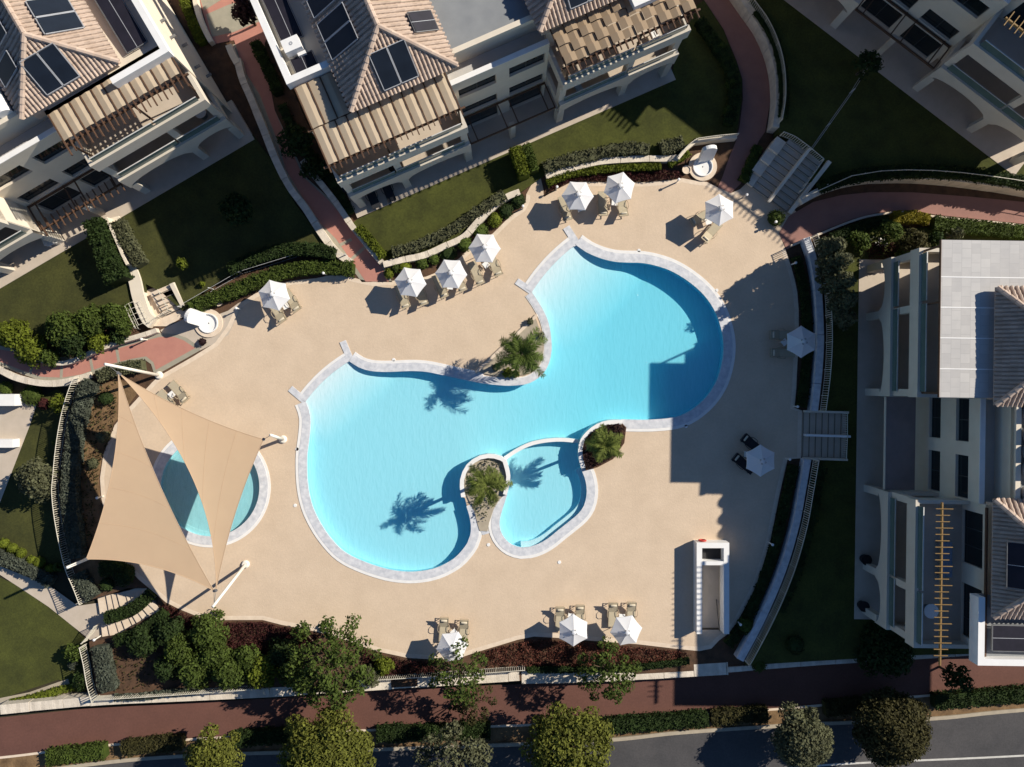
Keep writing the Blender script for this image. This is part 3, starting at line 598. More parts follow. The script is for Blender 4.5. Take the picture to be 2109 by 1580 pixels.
# ------------------------------------------------------------------ stair shelter sunk into the deck
t = thing('stairwell', 'white walled stairwell sunk into the shaded deck', 'stairwell', P(1466,1210))
A0 = P(1435,1118,1.1); A1 = P(1502,1118,1.1); Bz = P(1500,1306,1.1); Cz = P(1433,1306,1.1)
x0, x1, y1, y0 = A0[0], A1[0], A0[1], Cz[1]; wt = 0.42
MB().box(x0,x0+wt,y0,y1,-0.05,1.1).build('side_wall', M_white, t)
MB().box(x1-wt,x1,y0,y1-0.003,-0.05,1.1).build('side_wall', M_white, t)
MB().box(x0+wt,x1-wt,y1-wt,y1,-0.05,1.1).build('end_wall', M_white, t)
MB().box(x0+wt,x1-wt,y1-1.75,y1-1.45,-2.6,1.09).build('cross_wall', M_white, t)
mb = MB(); xi0, xi1 = x0+wt, x1-wt
for sx in (xi0, xi1): mb.quad((sx,y0,0),(sx,y1-1.75,0),(sx,y1-1.75,-2.8),(sx,y0,-2.8))
mb.build('shaft_wall', M_band, t)
mb = MB(); ns = 14; yl = (y1-1.75)-y0
y0 = WELL[2][1]+0.02; yl = (y1-1.75)-y0
for k in range(ns): mb.box(xi0,xi1,y0+yl*k/ns,y1-1.75,-2.9,-0.02-0.18*(k+1))
mb.build('steps', M_terr, t)
for k in range(ns): MB().box(xi0+0.02,xi1-0.02,y0+yl*k/ns+0.01,y0+yl*k/ns+0.07,-0.05-0.18*(k+1),-0.012-0.18*(k+1)).build('edge_shade', M_edge_shade, t)  # painted shade line at the edge of each tread
mb = MB(); mb.tube([(xi1-0.25,y0+0.1,0.75),(xi1-0.22,y1-1.8,-1.5)],0.03,6); mb.build('handrail', M_frame, t)
mb = MB(); mb.box(xi0,xi1,y1-1.45,y1-wt,0.0,0.25); mb.build('planter_soil', M_dark, t)
mb = MB(); c = (x0+0.55, y1+0.09, 0.62)
def torus(mb, c, R, r, axis='y', n=20, m=8):
    vs=[]; fs=[]
    for i in range(n):
        a=2*math.pi*i/n
        for j in range(m):
            b=2*math.pi*j/m; q=(R+r*math.cos(b))
            vs.append((c[0]+q*math.cos(a), c[1]+r*math.sin(b), c[2]+q*math.sin(a)) if axis=='y' else (c[0]+q*math.cos(a), c[1]+q*math.sin(a), c[2]+r*math.sin(b)))
    for i in range(n):
        for j in range(m): fs.append((i*m+j,((i+1)%n)*m+j,((i+1)%n)*m+(j+1)%m,i*m+(j+1)%m))
    mb.add(vs,fs)
torus(mb, c, 0.26, 0.065); o = mb.build('lifebuoy', M_redm, None, True); tag(o, 'red lifebuoy hung on the end wall of the white stairwell', 'lifebuoy')
# ------------------------------------------------------------------ apartment buildings (each in its own frame: x along the front, y inward)
def wall_open(mb, x0, x1, z0, z1, y, th, ops):
    "wall slab in the plane y..y+th with rectangular openings (xa, xb, za, zb)"
    X = sorted({x0,x1,*[o[0] for o in ops],*[o[1] for o in ops]}); Z = sorted({z0,z1,*[o[2] for o in ops],*[o[3] for o in ops]})
    def solid(i,j):
        if not (0 <= i < len(X)-1 and 0 <= j < len(Z)-1): return False
        cx,cz = (X[i]+X[i+1])/2,(Z[j]+Z[j+1])/2
        return not any(o[0]<cx<o[1] and o[2]<cz<o[3] for o in ops)
    for i in range(len(X)-1):
        for j in range(len(Z)-1):
            if not solid(i,j): continue
            a,b,c,d = X[i],X[i+1],Z[j],Z[j+1]; y2=y+th
            mb.quad((a,y,c),(b,y,c),(b,y,d),(a,y,d)); mb.quad((b,y2,c),(a,y2,c),(a,y2,d),(b,y2,d))
            if not solid(i-1,j): mb.quad((a,y2,c),(a,y,c),(a,y,d),(a,y2,d))
            if not solid(i+1,j): mb.quad((b,y,c),(b,y2,c),(b,y2,d),(b,y,d))
            if not solid(i,j-1): mb.quad((a,y2,c),(b,y2,c),(b,y,c),(a,y,c))
            if not solid(i,j+1): mb.quad((a,y,d),(b,y,d),(b,y2,d),(a,y2,d))
def window(E, xa, xb, za, zb, y, panes=2, name='window'):
    f = MB(); t = 0.055
    f.box(xa,xb,y,y+0.06,za,za+t); f.box(xa,xb,y,y+0.06,zb-t,zb)
    for k in range(panes+1):
        x = xa+(xb-xa-t)*k/panes; f.box(x,x+t,y+0.002,y+0.058,za+t,zb-t)
    w = f.build(name, M_frame, E)
    g = MB(); g.quad((xa+t,y+0.035,za+t),(xb-t,y+0.035,za+t),(xb-t,y+0.035,zb-t),(xa+t,y+0.035,zb-t)); g.build('pane', M_glassd, w)
def bldg(label, O, ang, z0):
    return thing('apartment_building', label, 'building', (O[0],O[1],z0), math.radians(ang), 'apartment buildings around the pool', local=True)
YB = 16.0
def parapet(E, x0, x1, y0, y1, z0, z1, w=0.32, sides='LFR', m=None):
    mb = MB()
    if 'F' in sides: mb.box(x0,x1,y0,y0+w,z0,z1)
    if 'L' in sides: mb.box(x0,x0+w,y0+w,y1,z0,z1)
    if 'R' in sides: mb.box(x1-w,x1,y0+w,y1,z0,z1)
    mb.build('parapet', m or M_white, E)
def wing(E, a0, a1, cols, fabric='stripe', ybl=5.7, hip=None, wally=3.0, rail_from=None, rails=(4.85,8.6), ends='LR', slab_x=None):
    W = a1-a0
    # terrace, columns, arches
    MB().box(a0-0.5 if 'L' in ends else a0, a1+0.5 if 'R' in ends else a1, -0.6, wally, -0.6, 0.0).build('terrace', M_terr, E)
    for c in cols: MB().box(c,c+0.55,0.0,0.5,0.0,2.35).build('column', M_band, E)
    mb = MB(); edges = [a0] + [x for c in cols[1:-1] for x in (c,c+0.55)] + [a1]
    n = 14
    for i in range(0, len(edges)-1):
        xa, xb = edges[i], edges[i+1]
        for k in range(n):
            u0, u1 = k/n, (k+1)/n
            f = lambda u: 2.3 + (0.85*(1-(2*u-1)**2)**0.5 if (xb-xa) > 1.0 else 0.0)
            X0, X1 = xa+(xb-xa)*u0, xa+(xb-xa)*u1; za, zb = f(u0), f(u1)
            mb.quad((X0,-0.12,za),(X1,-0.12,zb),(X1,-0.12,4.1),(X0,-0.12,4.1)); mb.quad((X1,0.14,zb),(X0,0.14,za),(X0,0.14,4.1),(X1,0.14,4.1))
            mb.quad((X0,0.14,za),(X1,0.14,zb),(X1,-0.12,zb),(X0,-0.12,za)); mb.quad((X0,-0.12,4.1),(X1,-0.12,4.1),(X1,0.14,4.1),(X0,0.14,4.1))
    for x in (a0, a1-0.26): mb.box(x,x+0.26,0.14,wally,3.1,4.1)
    mb.build('balcony_front', M_band, E)
    MB().box(a0+0.26,a1-0.26,0.14,wally,3.15,3.36).build('balcony_floor', M_terr, E)
    mb = MB(); mb.box(a0,a1,-0.12,0.14,6.75,7.9)
    for x in (a0, a1-0.26): mb.box(x,x+0.26,0.14,wally,6.75,7.9)
    mb.build('balcony_front', M_band, E)
    MB().box(a0+0.26,a1-0.26,0.14,wally,6.78,7.0).build('balcony_floor', M_terr, E)
    for c in cols:
        MB().box(c,c+0.5,0.16,0.6,3.36,6.78).build('column', M_band, E)
    for z0, z1 in ((4.1,rails[0]),(7.9,rails[1])):
        seg = [a0+0.3]+[c for c in cols[1:-1]]+[a1-0.3]
        g = MB(); r = MB()
        for xa, xb in zip(seg, seg[1:]):
            g.box(xa+0.1,xb-0.1,0.05,0.075,z0,z1-0.04); r.box(xa+0.08,xb-0.08,0.03,0.10,z1-0.04,z1)
        g.build('glass_rail', M_rail_glass, E); r.build('hand_rail', M_rail, E)
    # back wall with sliding doors
    ops = []; nb = max(2, len(cols)-1); 
    bw = W/nb
    for k in range(nb):
        for za, zb in ((0.05,2.4),(3.4,5.75),(7.05,9.3)): ops.append((a0+bw*k+0.7, a0+bw*(k+1)-0.7, za, zb))
    mb = MB(); wall_open(mb, a0, a1, 0.0, 10.15, wally, 0.28, ops)
    mb.box(a0,a1,wally+0.28,YB,0.0,10.15) if False else None
    for x in (a0, a1): 
        xa = x if x == a0 else x-0.3
        mb.box(xa, xa+0.3, wally+0.28, YB, 0.0, 10.15)
    mb.quad((a0,wally,10.15),(a1,wally,10.15),(a1,YB,10.15),(a0,YB,10.15))
    mb.build('wall', M_cream, E)
    for o in ops: window(E, *o, wally+0.16, 3, 'sliding_door')
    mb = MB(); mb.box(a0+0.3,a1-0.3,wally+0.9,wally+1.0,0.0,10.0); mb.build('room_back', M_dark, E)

def pergola(E, a0, a1, y0, y1, z=10.35, pitch=0.74, over=0.75, fabric=None, fy0=None, m=None, short=True, posts=(), zb=7.0, fy1=None, skip=()):
    m = m or M_wood; n = max(2, round((a1-a0)/pitch)); dx = (a1-a0)/n; fy0 = y0+0.12 if fy0 is None else fy0; fy1 = y1 if fy1 is None else fy1
    b = MB(); b.box(a0-0.35,a1+0.35,y0-0.06,y0+0.06,z-0.36,z-0.20)
    b.box(a0,a1,y1-0.05,y1+0.05,z-0.36,z-0.20); b.build('beam', m, E)
    r = MB()
    for k in range(n+1):
        x = a0+dx*k; r.box(x-0.04,x+0.04,y0-over,y1,z-0.20,z-0.04)
        if short and k < n: r.box(x+dx/2-0.03,x+dx/2+0.03,y0-over+0.12,y0+0.5,z-0.198,z-0.06)
    r.build('rafters', m, E)
    for x in posts: MB().box(x-0.06,x+0.06,y0-0.05,y0+0.05,zb,z-0.36).build('post', m, E)
    if fabric == 'stripe':
        for k in range(n):
            if k in skip: continue
            xa, xb = a0+dx*k+0.05, a0+dx*(k+1)-0.05; xm = xa+(xb-xa)*0.56; f = MB(); m2 = 9
            for j in range(m2):
                ya, yb = fy0+(fy1-fy0)*j/m2, fy0+(fy1-fy0)*(j+1)/m2
                za = z-0.10+0.012*math.sin(j*2.0+k); zbb = z-0.10+0.012*math.sin((j+1)*2.0+k); rz = 0.075
                f.quad((xa,ya,za),(xm,ya,za+rz),(xm,yb,zbb+rz),(xa,yb,zbb)); f.quad((xm,ya,za+rz),(xb,ya,za),(xb,yb,zbb),(xm,yb,zbb+rz))
            f.build('awning', M_awn, E)
    if fabric == 'weave':
        nyr = int((fy1-fy0)/0.62)
        f = MB()
        for k in range(n):
            for j in range(nyr):
                if (k+j) % 2: zz = z-0.02
                else: zz = z+0.13
                xa, xb = a0+dx*k+0.01, a0+dx*(k+1)-0.01; xm = xa+(xb-xa)*0.55; ya, yb = fy0+0.62*j, fy0+0.62*(j+1)-0.01
                f.quad((xa,ya,zz),(xm,ya,zz+0.09),(xm,yb,zz+0.09),(xa,yb,zz)); f.quad((xm,ya,zz+0.09),(xb,ya,zz),(xb,yb,zz),(xm,yb,zz+0.09))
        f.build('awning', M_awn2, E)

def mid(E, a0, a1, wins=None, pergm=None, canopy=False, slats=0, perg=True, y=2.4):
    W = a1-a0; q = y-2.4
    wins = wins or [(0.40,3.22),(4.2,6.92)]; ops = []
    for xa, xb in wins:
        ops += [(a0+xa,a0+xb,6.45,7.95),(a0+xa,a0+xb,3.05,4.55)]
        if not canopy: ops.append((a0+xa,a0+xb,0.04,2.35))
    mb = MB(); wall_open(mb, a0, a1, 0.0, 9.15, y, 0.36, ops); mb.build('wall', M_cream, E)
    for o in ops: window(E, *o, y+0.2, 2, 'window' if o[2] > 1 else 'sliding_door')
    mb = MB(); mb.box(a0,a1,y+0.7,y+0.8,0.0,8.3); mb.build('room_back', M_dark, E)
    mb = MB(); mb.box(a0,a1,y+0.002,y+0.358,9.15,9.2); mb.build('parapet', M_white, E)
    MB().box(a0,a1,-0.6,y,-0.6,0.0).build('terrace', M_terr, E)
    MB().quad((a0,y+0.36,8.4),(a1,y+0.36,8.4),(a1,3.95+q,8.4),(a0,3.95+q,8.4)).build('roof_terrace', M_sheet, E)
    mb = MB(); mb.box(a0,a1,3.95+q,4.25+q,8.0,10.62); mb.quad((a0,4.25+q,10.45),(a1,4.25+q,10.45),(a1,YB,10.45),(a0,YB,10.45)); mb.build('flat_roof', M_flat, E)
    mb = MB(); mb.box(a0,a1,3.60+q,3.95+q,10.38,10.82); mb.box(a0,a1,3.88+q,3.94+q,8.4,10.38); mb.build('parapet', M_cream, E)
    if canopy:
        mb = MB(); mb.box(a0+0.05,a1-0.05,0.1,y-1.1,3.0,3.2); mb.build('canopy', M_canopy, E)
        mb = MB(); mb.box(a0+0.05,a1-0.05,0.05,0.1,2.98,3.24); mb.build('canopy_edge', M_band, E)
        return
    xm = a0+W*0.5
    MB().box(xm-0.2,xm+0.2,0.25,0.65,0.0,2.75).build('column', M_band, E)
    if perg:
        p = MB()
        for yy in (0.3, y-0.12): p.box(a0+0.1,a1-0.1,yy-0.05,yy+0.05,2.75,2.92)
        for x in (a0+0.15,xm-0.45,xm+0.45,a1-0.15,a0+W*0.03+0.5,a1-0.7): p.box(x-0.04,x+0.04,0.2,y-0.1,2.92,3.04)
        for k in range(slats):
            x = a0+0.3+(W-0.6)*k/(slats-1); p.box(x-0.035,x+0.035,-0.35,0.95,2.925,3.045)
        p.build('ground_pergola', pergm or M_wood, E)

def tiles(mb, A, B, C, D, pitch=0.27, course=0.42, r=0.105):
    "barrel tiles over the slope A-B (eave) to D-C (top edge, may be a point)"
    A,B,C,D = map(Vector,(A,B,C,D)); ux = (B-A); Wd = ux.length; ux.normalize()
    n = ux.cross(((C+D)/2-(A+B)/2)).normalized()
    if n.z < 0: n = -n
    uy = n.cross(ux).normalized()
    if uy.dot((C+D)/2-(A+B)/2) < 0: uy = -uy
    dx, dy = (D-A).dot(ux),(D-A).dot(uy); cx, cy = (C-A).dot(ux),(C-A).dot(uy)
    k = 0; x = pitch/2
    while x < Wd:
        h = cy
        if x < dx: h = min(h, dy*x/dx)
        if x > cx and cx < Wd: h = min(h, cy*(Wd-x)/(Wd-cx))
        y = -0.06; j = 0
        while y < h-0.05:
            y2 = min(y+course, h); lift = 0.03
            for s in range(4):
                t0 = math.pi*(1-s/4); t1 = math.pi*(1-(s+1)/4)
                r0, r1 = r*1.12, r*0.92
                p = [A+ux*(x+r0*math.cos(t0))+uy*y+n*(r0*math.sin(t0)+lift), A+ux*(x+r0*math.cos(t1))+uy*y+n*(r0*math.sin(t1)+lift),
                     A+ux*(x+r1*math.cos(t1))+uy*(y2+0.03)+n*(r1*math.sin(t1)), A+ux*(x+r1*math.cos(t0))+uy*(y2+0.03)+n*(r1*math.sin(t0))]
                if s == 0: b0 = len(mb.v)
                mb.v += [tuple(q) for q in p]
            for s in range(4): mb.f.append((b0+4*s,b0+4*s+1,b0+4*s+2,b0+4*s+3))
            y = y2; j += 1
        x += pitch
def hip(E, a0, a1, y0, apex_y, ze, zr, yend=YB+4):
    xm = (a0+a1)/2; ap = (xm,apex_y,zr); bk = (xm,yend,zr)
    base = MB()
    base.quad((a0,y0,ze),(a1,y0,ze),ap); base.quad((a1,y0,ze),(a1,yend,ze),bk,ap); base.quad((a0,yend,ze),(a0,y0,ze),ap,bk)
    base.box(a0+0.35,a1-0.35,y0+0.35,yend,9.6,ze-0.02); base.box(a0-0.02,a1+0.02,y0-0.02,yend,ze-0.14,ze-0.03)
    R = base.build('roof', M_soil if False else M_tile, E)
    t = MB(); tiles(t, (a0,y0,ze), (a1,y0,ze), ap, ap); t.build('roof_tiles', M_tile, R)
    t = MB(); tiles(t, (a1,y0,ze), (a1,yend,ze), bk, ap, 0.30, 0.36, 0.085); t.build('roof_tiles', M_tile, R)
    t = MB(); tiles(t, (a0,yend,ze), (a0,y0,ze), ap, bk, 0.34, 0.36, 0.115); t.build('roof_tiles', M_tile, R)
    rg = MB()
    for p, q in (((a0,y0,ze),ap),((a1,y0,ze),ap),(ap,bk)):
        p, q = Vector(p), Vector(q); L = (q-p).length; d = (q-p)/L; k = 0; n = int(L/0.45)
        for k in range(n):
            u, v = p+d*(L*k/n), p+d*(L*(k+1)/n+0.05); rg.tube([u+Vector((0,0,0.09)),v+Vector((0,0,0.07))],[0.19,0.165],8)
    rg.build('ridge_tiles', M_ridge, R)
def roof_pt(E, a, y, a0, a1, y0, ap, ze, zr, up=0.0):
    "point on the hip roof surface above (a, y)"
    xm = (a0+a1)/2; hf = ze+(zr-ze)*(y-y0)/(ap-y0); hs = ze+(zr-ze)*(min(a-a0,a1-a))/(xm-a0)
    z = min(hf,hs,zr); return Vector((a,y,z+up))
def local_to_world(E, p):
    ang = E.rotation_euler.z; c, s = math.cos(ang), math.sin(ang); l = E.location
    return Vector((l.x+p[0]*c-p[1]*s, l.y+p[0]*s+p[1]*c, l.z+p[2]))
def panel(E, c, u, v, name, label, kind, group):
    "solar panel with corner c, edge vectors u and v (building frame); lies on a roof, so a thing of its own"
    c,u,v = Vector(c),Vector(u),Vector(v); n = u.cross(v).normalized()
    if n.z < 0: n = -n
    w = lambda q: local_to_world(E, q)
    base = w(c+(u+v)/2); t = thing(name, label, 'solar panel', tuple(base), group=group); L1 = MB(); fr = MB()
    th = 0.07; e = 0.05; U, V = u.normalized(), v.normalized(); cc = c+n*(0.16 if name != 'flat' else 0.1)
    g = [cc+U*e+V*e, cc+u-U*e+V*e, cc+u+v-U*e-V*e, cc+v+U*e-V*e]
    L1.quad(*[tuple(w(q+n*th)) for q in g])
    if kind == 'pv':
        L1.build('cells', M_pv, t); gr = MB()
        for k in (1,): 
            q0, q1 = cc+u*0.5+n*(th+0.004), cc+u*0.5+v+n*(th+0.004); gr.bar(tuple(w(q0)),tuple(w(q1)),0.035,0.008)
        gr.build('divider', M_alu, t)
    else: L1.build('glass', M_therm, t)
    for p, q in ((cc,cc+u),(cc+v,cc+u+v),(cc+V*e,cc+v-V*e),(cc+u+V*e,cc+u+v-V*e)):
        fr.bar(tuple(w(p+n*(th/2))),tuple(w(q+n*(th/2))),e,th+0.02)
    fr.build('frame', M_alu if kind != 'pv' else M_steel, t)
    lg = MB()
    for q in (c+u*0.15+v*0.2, c+u*0.85+v*0.2, c+u*0.15+v*0.8, c+u*0.85+v*0.8): lg.bar(tuple(w(q-n*0.12)),tuple(w(q+n*0.12)),0.04,0.04)
    lg.build('mount', M_alu, t); return t

# ---- building B (top centre)
OB = P(743,431,0); EB = bldg('cream three storey apartment building at the top centre with beige striped awnings', OB, 23.5, Z_B+0.03)
dzB = 0.0
wing(EB, 0.0, 9.7, [0.0,3.9,9.15], rails=(4.85,8.55), ends='L')
pergola(EB, 0.15, 9.55, 0.42, 2.95, 10.35, 0.78, 0.5, 'stripe', 0.44, posts=(0.3,4.1,9.4))
pergola(EB, 0.15, 2.85, 3.0, 5.9, 10.40, 0.78, 0.0, 'stripe', 3.0, short=False)
parapet(EB, -0.15, 3.0, 6.0, YB+4, 10.15, 11.0, 0.42, 'LF')
hip(EB, 2.96, 10.4, 2.68, 5.9, 11.15, 13.4)
mid(EB, 9.7, 16.85)
wing(EB, 16.85, 26.4, [16.85,22.2,25.85], ends='R')
pergola(EB, 17.0, 26.25, 0.15, 4.6, 10.35, 0.86, 0.55, 'weave', 0.2, posts=(17.2,22.4,26.1))
hip(EB, 16.1, 23.2, 2.55, 5.8, 11.15, 13.3)
parapet(EB, 22.4, 26.5, 1.65, YB+4, 10.45, 11.0, 0.42, 'LF')

# ---- building A (top left)
OA = P(520,277,0); EA = bldg('cream apartment building at the top left with a sunlit end wall and striped awnings', OA, 30.4, Z_A+0.03)
wing(EA, -9.6, -0.5, [-9.6,-4.3,-1.05], rails=(4.85,8.5), ends='R')
pergola(EA, -9.45, -0.6, 0.75, 2.95, 10.35, 0.80, 0.85, 'stripe', 0.95, posts=(-9.3,-4.4,-0.8))
parapet(EA, -4.62, -0.45, 2.1, YB+4, 10.15, 11.0, 0.42, 'FR')
mb = MB(); mb.box(-0.5,-0.42,2.1,YB+4,0.0,10.15); mb.build('end_wall', M_cream, EA)
hip(EA, -10.7, -3.5, 3.0, 5.95, 11.15, 13.4)
mid(EA, -16.9, -9.6, slats=14)
wing(EA, -26.6, -16.9, [-26.6,-22.0,-17.45], ends='L')
MB().box(-17.2,-16.9,0.2,2.4,0.0,9.0).build('end_wall', M_cream, EA)
parapet(EA, -26.6, -16.9, 2.6, YB, 10.15, 10.9, 0.42, 'FR')

# ---- building D (right)
XD = 27.85; OD = (XD, P(0,650,0.3)[1]); ED = bldg('long cream apartment building at the right edge in shade with a pale flat roof', OD, -90.8, Z_D+0.03)
wing(ED, -3.9, 6.3, [-3.9,-0.15,5.75], ends='L', wally=3.9)
mb = MB(); mb.box(-3.95,6.25,-0.1,7.5,10.42,10.52); mb.box(-3.95,-0.8,7.5,YB+6,10.42,10.52); mb.build('pale_roof', M_panelroof, ED)
mb = MB()
for x in (-1.55,0.42,2.4,4.4): mb.box(x-0.035,x+0.035,-0.1,7.5,10.52,10.535)
mb.build('roof_seam', M_white, ED)
MB().box(-3.96,6.26,-0.14,-0.102,10.36,10.56).build('roof_edge', M_wood, ED)
for x in (-3.7,0.0,6.0): MB().box(x-0.06,x+0.06,0.2,0.32,7.0,10.42).build('post', M_wood, ED)
hip(ED, -0.85, 6.7, 3.2, 6.6, 11.0, 13.4, YB+6)
mid(ED, 6.3, 13.3, [(0.05,3.0),(3.95,6.9)], canopy=True, y=3.4)
wing(ED, 13.3, 23.4, [13.3,19.4,22.85], ends='R', wally=3.6)
MB().box(13.4,23.3,3.2,3.32,10.15,10.32).build('wall_beam', M_wood, ED)
mb = MB(); mb.box(13.1,23.7,0.315,0.405,10.12,10.30)
k = 0
while 13.5+0.415*k < 23.4: mb.box(13.5+0.415*k-0.022,13.5+0.415*k+0.022,-0.12,0.80+0.22*((k*7)%3==0),10.3,10.37); k += 1
mb.build('slatted_beam', M_wood_y, ED)
hip(ED, 12.75, 20.3, 3.25, 6.6, 11.0, 13.4, YB+6)
parapet(ED, 19.1, 23.5, 2.5, YB+6, 9.8, 10.75, 0.42, 'FR')
mb = MB(); mb.box(19.1,23.1,2.92,YB+6,9.8,10.2); mb.build('flat_roof', M_flat, ED)
mb = MB(); mb.box(6.4,13.2,4.60,4.93,10.45,11.0); mb.build('tank_wall', M_cream, ED)

# ---- building C (top right)
nC = (math.sin(math.radians(37.4)), math.cos(math.radians(37.4))); oC = P(1613.5,0,Z_C)
OC = (oC[0]+nC[0]*0.62, oC[1]+nC[1]*0.62); EC = bldg('dark apartment building in full shade at the top right corner', OC, -37.4, Z_C+0.03)
wing(EC, -5.1, 4.6, [-5.1,-0.8,4.05], ends='L')
pergola(EC, -5.0, 4.5, 0.2, 2.95, 10.35, 0.78, 0.8, 'stripe', 0.3)
mid(EC, 4.6, 12.05)
wing(EC, 12.05, 22.0, [12.05,17.3,21.45], ends='R')
MB().box(12.2,21.8,0.70,0.79,10.12,10.3).build('front_beam', M_wood_y, EC)
mb = MB(); k = 0
while 12.4+0.42*k < 21.8: mb.box(12.4+0.42*k-0.03,12.4+0.42*k+0.03,0.2,1.3,10.3,10.37); k += 1
mb.build('slatted_beam', M_wood_y, EC)
hip(EC, 13.0, 20.5, 2.6, 5.8, 11.0, 13.3)
hip(EC, -4.0, 3.6, 2.6, 5.8, 11.0, 13.3)

# ---- solar panels and roof equipment
gp = 'solar collectors on the tiled roofs'
def pair_front(E, a0, a1, y0, ap, ze, zr, ca, yb, w, l, labels, group=gp):
    sl = (zr-ze)/(ap-y0)
    for k, lab in enumerate(labels):
        c = Vector((ca+k*(w+0.06), yb, ze+sl*(yb-y0))); panel(E, c, (w,0,0), (0,l,sl*l), 'solar_panel', lab, 'th', group)
def pair_side(E, a0, a1, ze, zr, side, yb, xs, w, l, labels, kind='th', group=gp):
    xm = (a0+a1)/2; sl = (zr-ze)/(xm-a0)
    for k, lab in enumerate(labels):
        if side < 0: c = Vector((a0+xs, yb+k*(w+0.06), ze+sl*xs)); u = (0,w,0); v = (l,0,sl*l)
        else: c = Vector((a1-xs, yb+k*(w+0.06), ze+sl*xs)); u = (0,w,0); v = (-l,0,sl*l)
        panel(E, c, u, v, 'solar_panel', lab, kind, group)
pair_front(EB, 2.96,10.4,2.68,5.9,11.15,13.4, 5.47, 3.0, 1.16, 1.88, ['left of two dark blue collectors on the front slope of the centre building roof','right of two dark blue collectors on the front slope of the centre building roof'])
pair_side(EB, 2.96,10.4,11.15,13.4,-1, 6.0,0.35,1.2,2.05, ['lower collector of the near pair on the shaded side of the centre building roof','upper collector of the near pair on the shaded side of the centre building roof'])
pair_side(EB, 2.96,10.4,11.15,13.4,-1, 8.9,0.35,1.2,2.05, ['collector of the far pair on the shaded side of the centre building roof','farthest collector on the shaded side, cut by the top edge of the photo'])
pair_side(EB, 2.96,10.4,11.15,13.4,1, 5.1,0.30,1.35,1.5, ['small black solar panel on the sunlit slope beside the grey flat roof'], 'pv','black solar cell panels')
pair_side(EB, 2.96,10.4,11.15,13.4,1, 7.6,0.30,1.35,3.0, ['wide black solar panel on the sunlit slope at the top edge of the photo'], 'pv','black solar cell panels')
pair_front(EB, 16.1,23.2,2.55,5.8,11.15,13.3, 18.4, 3.0, 1.2, 2.0, ['left collector on the right hand tiled roof of the centre building','right collector on the right hand tiled roof of the centre building'])
pair_front(EA, -10.7,-3.5,3.0,5.95,11.15,13.4, -8.4, 3.35, 1.16, 1.75, ['left of two collectors on the front slope of the left building roof','right of two collectors on the front slope of the left building roof'])
pair_side(EA, -10.7,-3.5,11.15,13.4,1, 5.6,0.75,1.15,2.0, ['lower collector on the sunlit slope of the left building roof','upper collector on the sunlit slope of the left building roof'])
pair_side(EA, -10.7,-3.5,11.15,13.4,1, 8.2,0.75,1.15,2.0, ['collector cut by the top edge on the sunlit slope of the left building roof'])
pair_side(EA, -10.7,-3.5,11.15,13.4,-1, 5.0,0.35,1.3,1.6, ['lower collector on the dark slope of the left building roof'])
pair_side(EA, -10.7,-3.5,11.15,13.4,-1, 6.9,0.35,1.3,2.3, ['upper collector on the dark slope of the left building roof'])
pvg = 'black solar cell panels'
panel(EA, (-2.95,3.7,10.2), (1.55,0,0), (0,5.6,0.35), 'solar_panel', 'long black solar array on the flat roof beside the sunlit end wall', 'pv', pvg)
panel(EB, (0.55,8.75,10.2), (1.5,0,0), (0,4.0,0.3), 'solar_panel', 'long black solar array behind the white roof box', 'pv', pvg)
panel(EB, (0.6,6.6,10.2), (1.6,0,0), (0,1.05,0.1), 'solar_panel', 'small black solar array in front of the white roof box', 'pv', pvg)
panel(ED, (15.3,3.8,11.5), (2.9,0,0), (0,2.6,1.85), 'solar_panel', 'black solar array on the lower right tiled roof', 'pv', pvg)
panel(ED, (20.9,3.5,10.4), (1.7,0,0), (0,8.0,0.2), 'solar_panel', 'black solar array on the flat roof at the lower right corner', 'pv', pvg)
t = thing('air_conditioner', 'white boxy air conditioning unit on the flat roof between solar arrays', 'air conditioner', tuple(local_to_world(EB,(1.15,8.2,10.15))))
def lw(E, mb): mb.v = [tuple(local_to_world(E, v)) for v in mb.v]; return mb
lw(EB, MB().box(0.6,1.75,7.75,8.6,10.2,11.25)).build('casing', M_white, t)
c = local_to_world(EB,(1.18,8.2,11.26)); MB().lathe(tuple(c), [(0.05,0.0),(0.05,0.01),(0.12,0.01),(0.12,0.0)], 20).build('fan_grille', M_alu, t)
lw(EB, MB().box(1.25,1.8,7.5,7.72,10.2,10.75)).build('pipe_box', M_white, t)
for k, (yy) in enumerate((7.15,8.5,9.65,10.8,12.3)):
    t = thing('water_tank', ['topmost','second','third','fourth','lowest'][k] + ' white horizontal water tank in the roof row on the right', 'water tank', tuple(local_to_world(ED,(yy,6.0,10.5))), group='water tanks on the right roof')
    pts = [local_to_world(ED,(yy,5.25+x,11.2)) for x in (0,2.2)]
    MB().tube([tuple(p) for p in pts], 0.52, 20).build('barrel', M_white, t, False)
    MB().tube([tuple(local_to_world(ED,(yy,5.17,11.2))),tuple(local_to_world(ED,(yy,5.27,11.2)))], [0.49,0.53], 20).build('end_cap', M_sheet, t)
    lw(ED, MB().box(yy-0.3,yy+0.3,5.45,7.2,10.4,10.72)).build('cradle', M_steel, t)
t = thing('water_tank', 'single white water tank on the roof at the left edge of the photo', 'water tank', tuple(local_to_world(EA,(-11.4,4.5,10.45))))
MB().tube([tuple(local_to_world(EA,(-11.5,3.9,11.0))),tuple(local_to_world(EA,(-11.5,5.9,11.0)))],0.45,20).build('barrel', M_white, t)
lw(EA, MB().box(-11.8,-11.2,4.0,5.7,10.4,10.6)).build('cradle', M_steel, t)
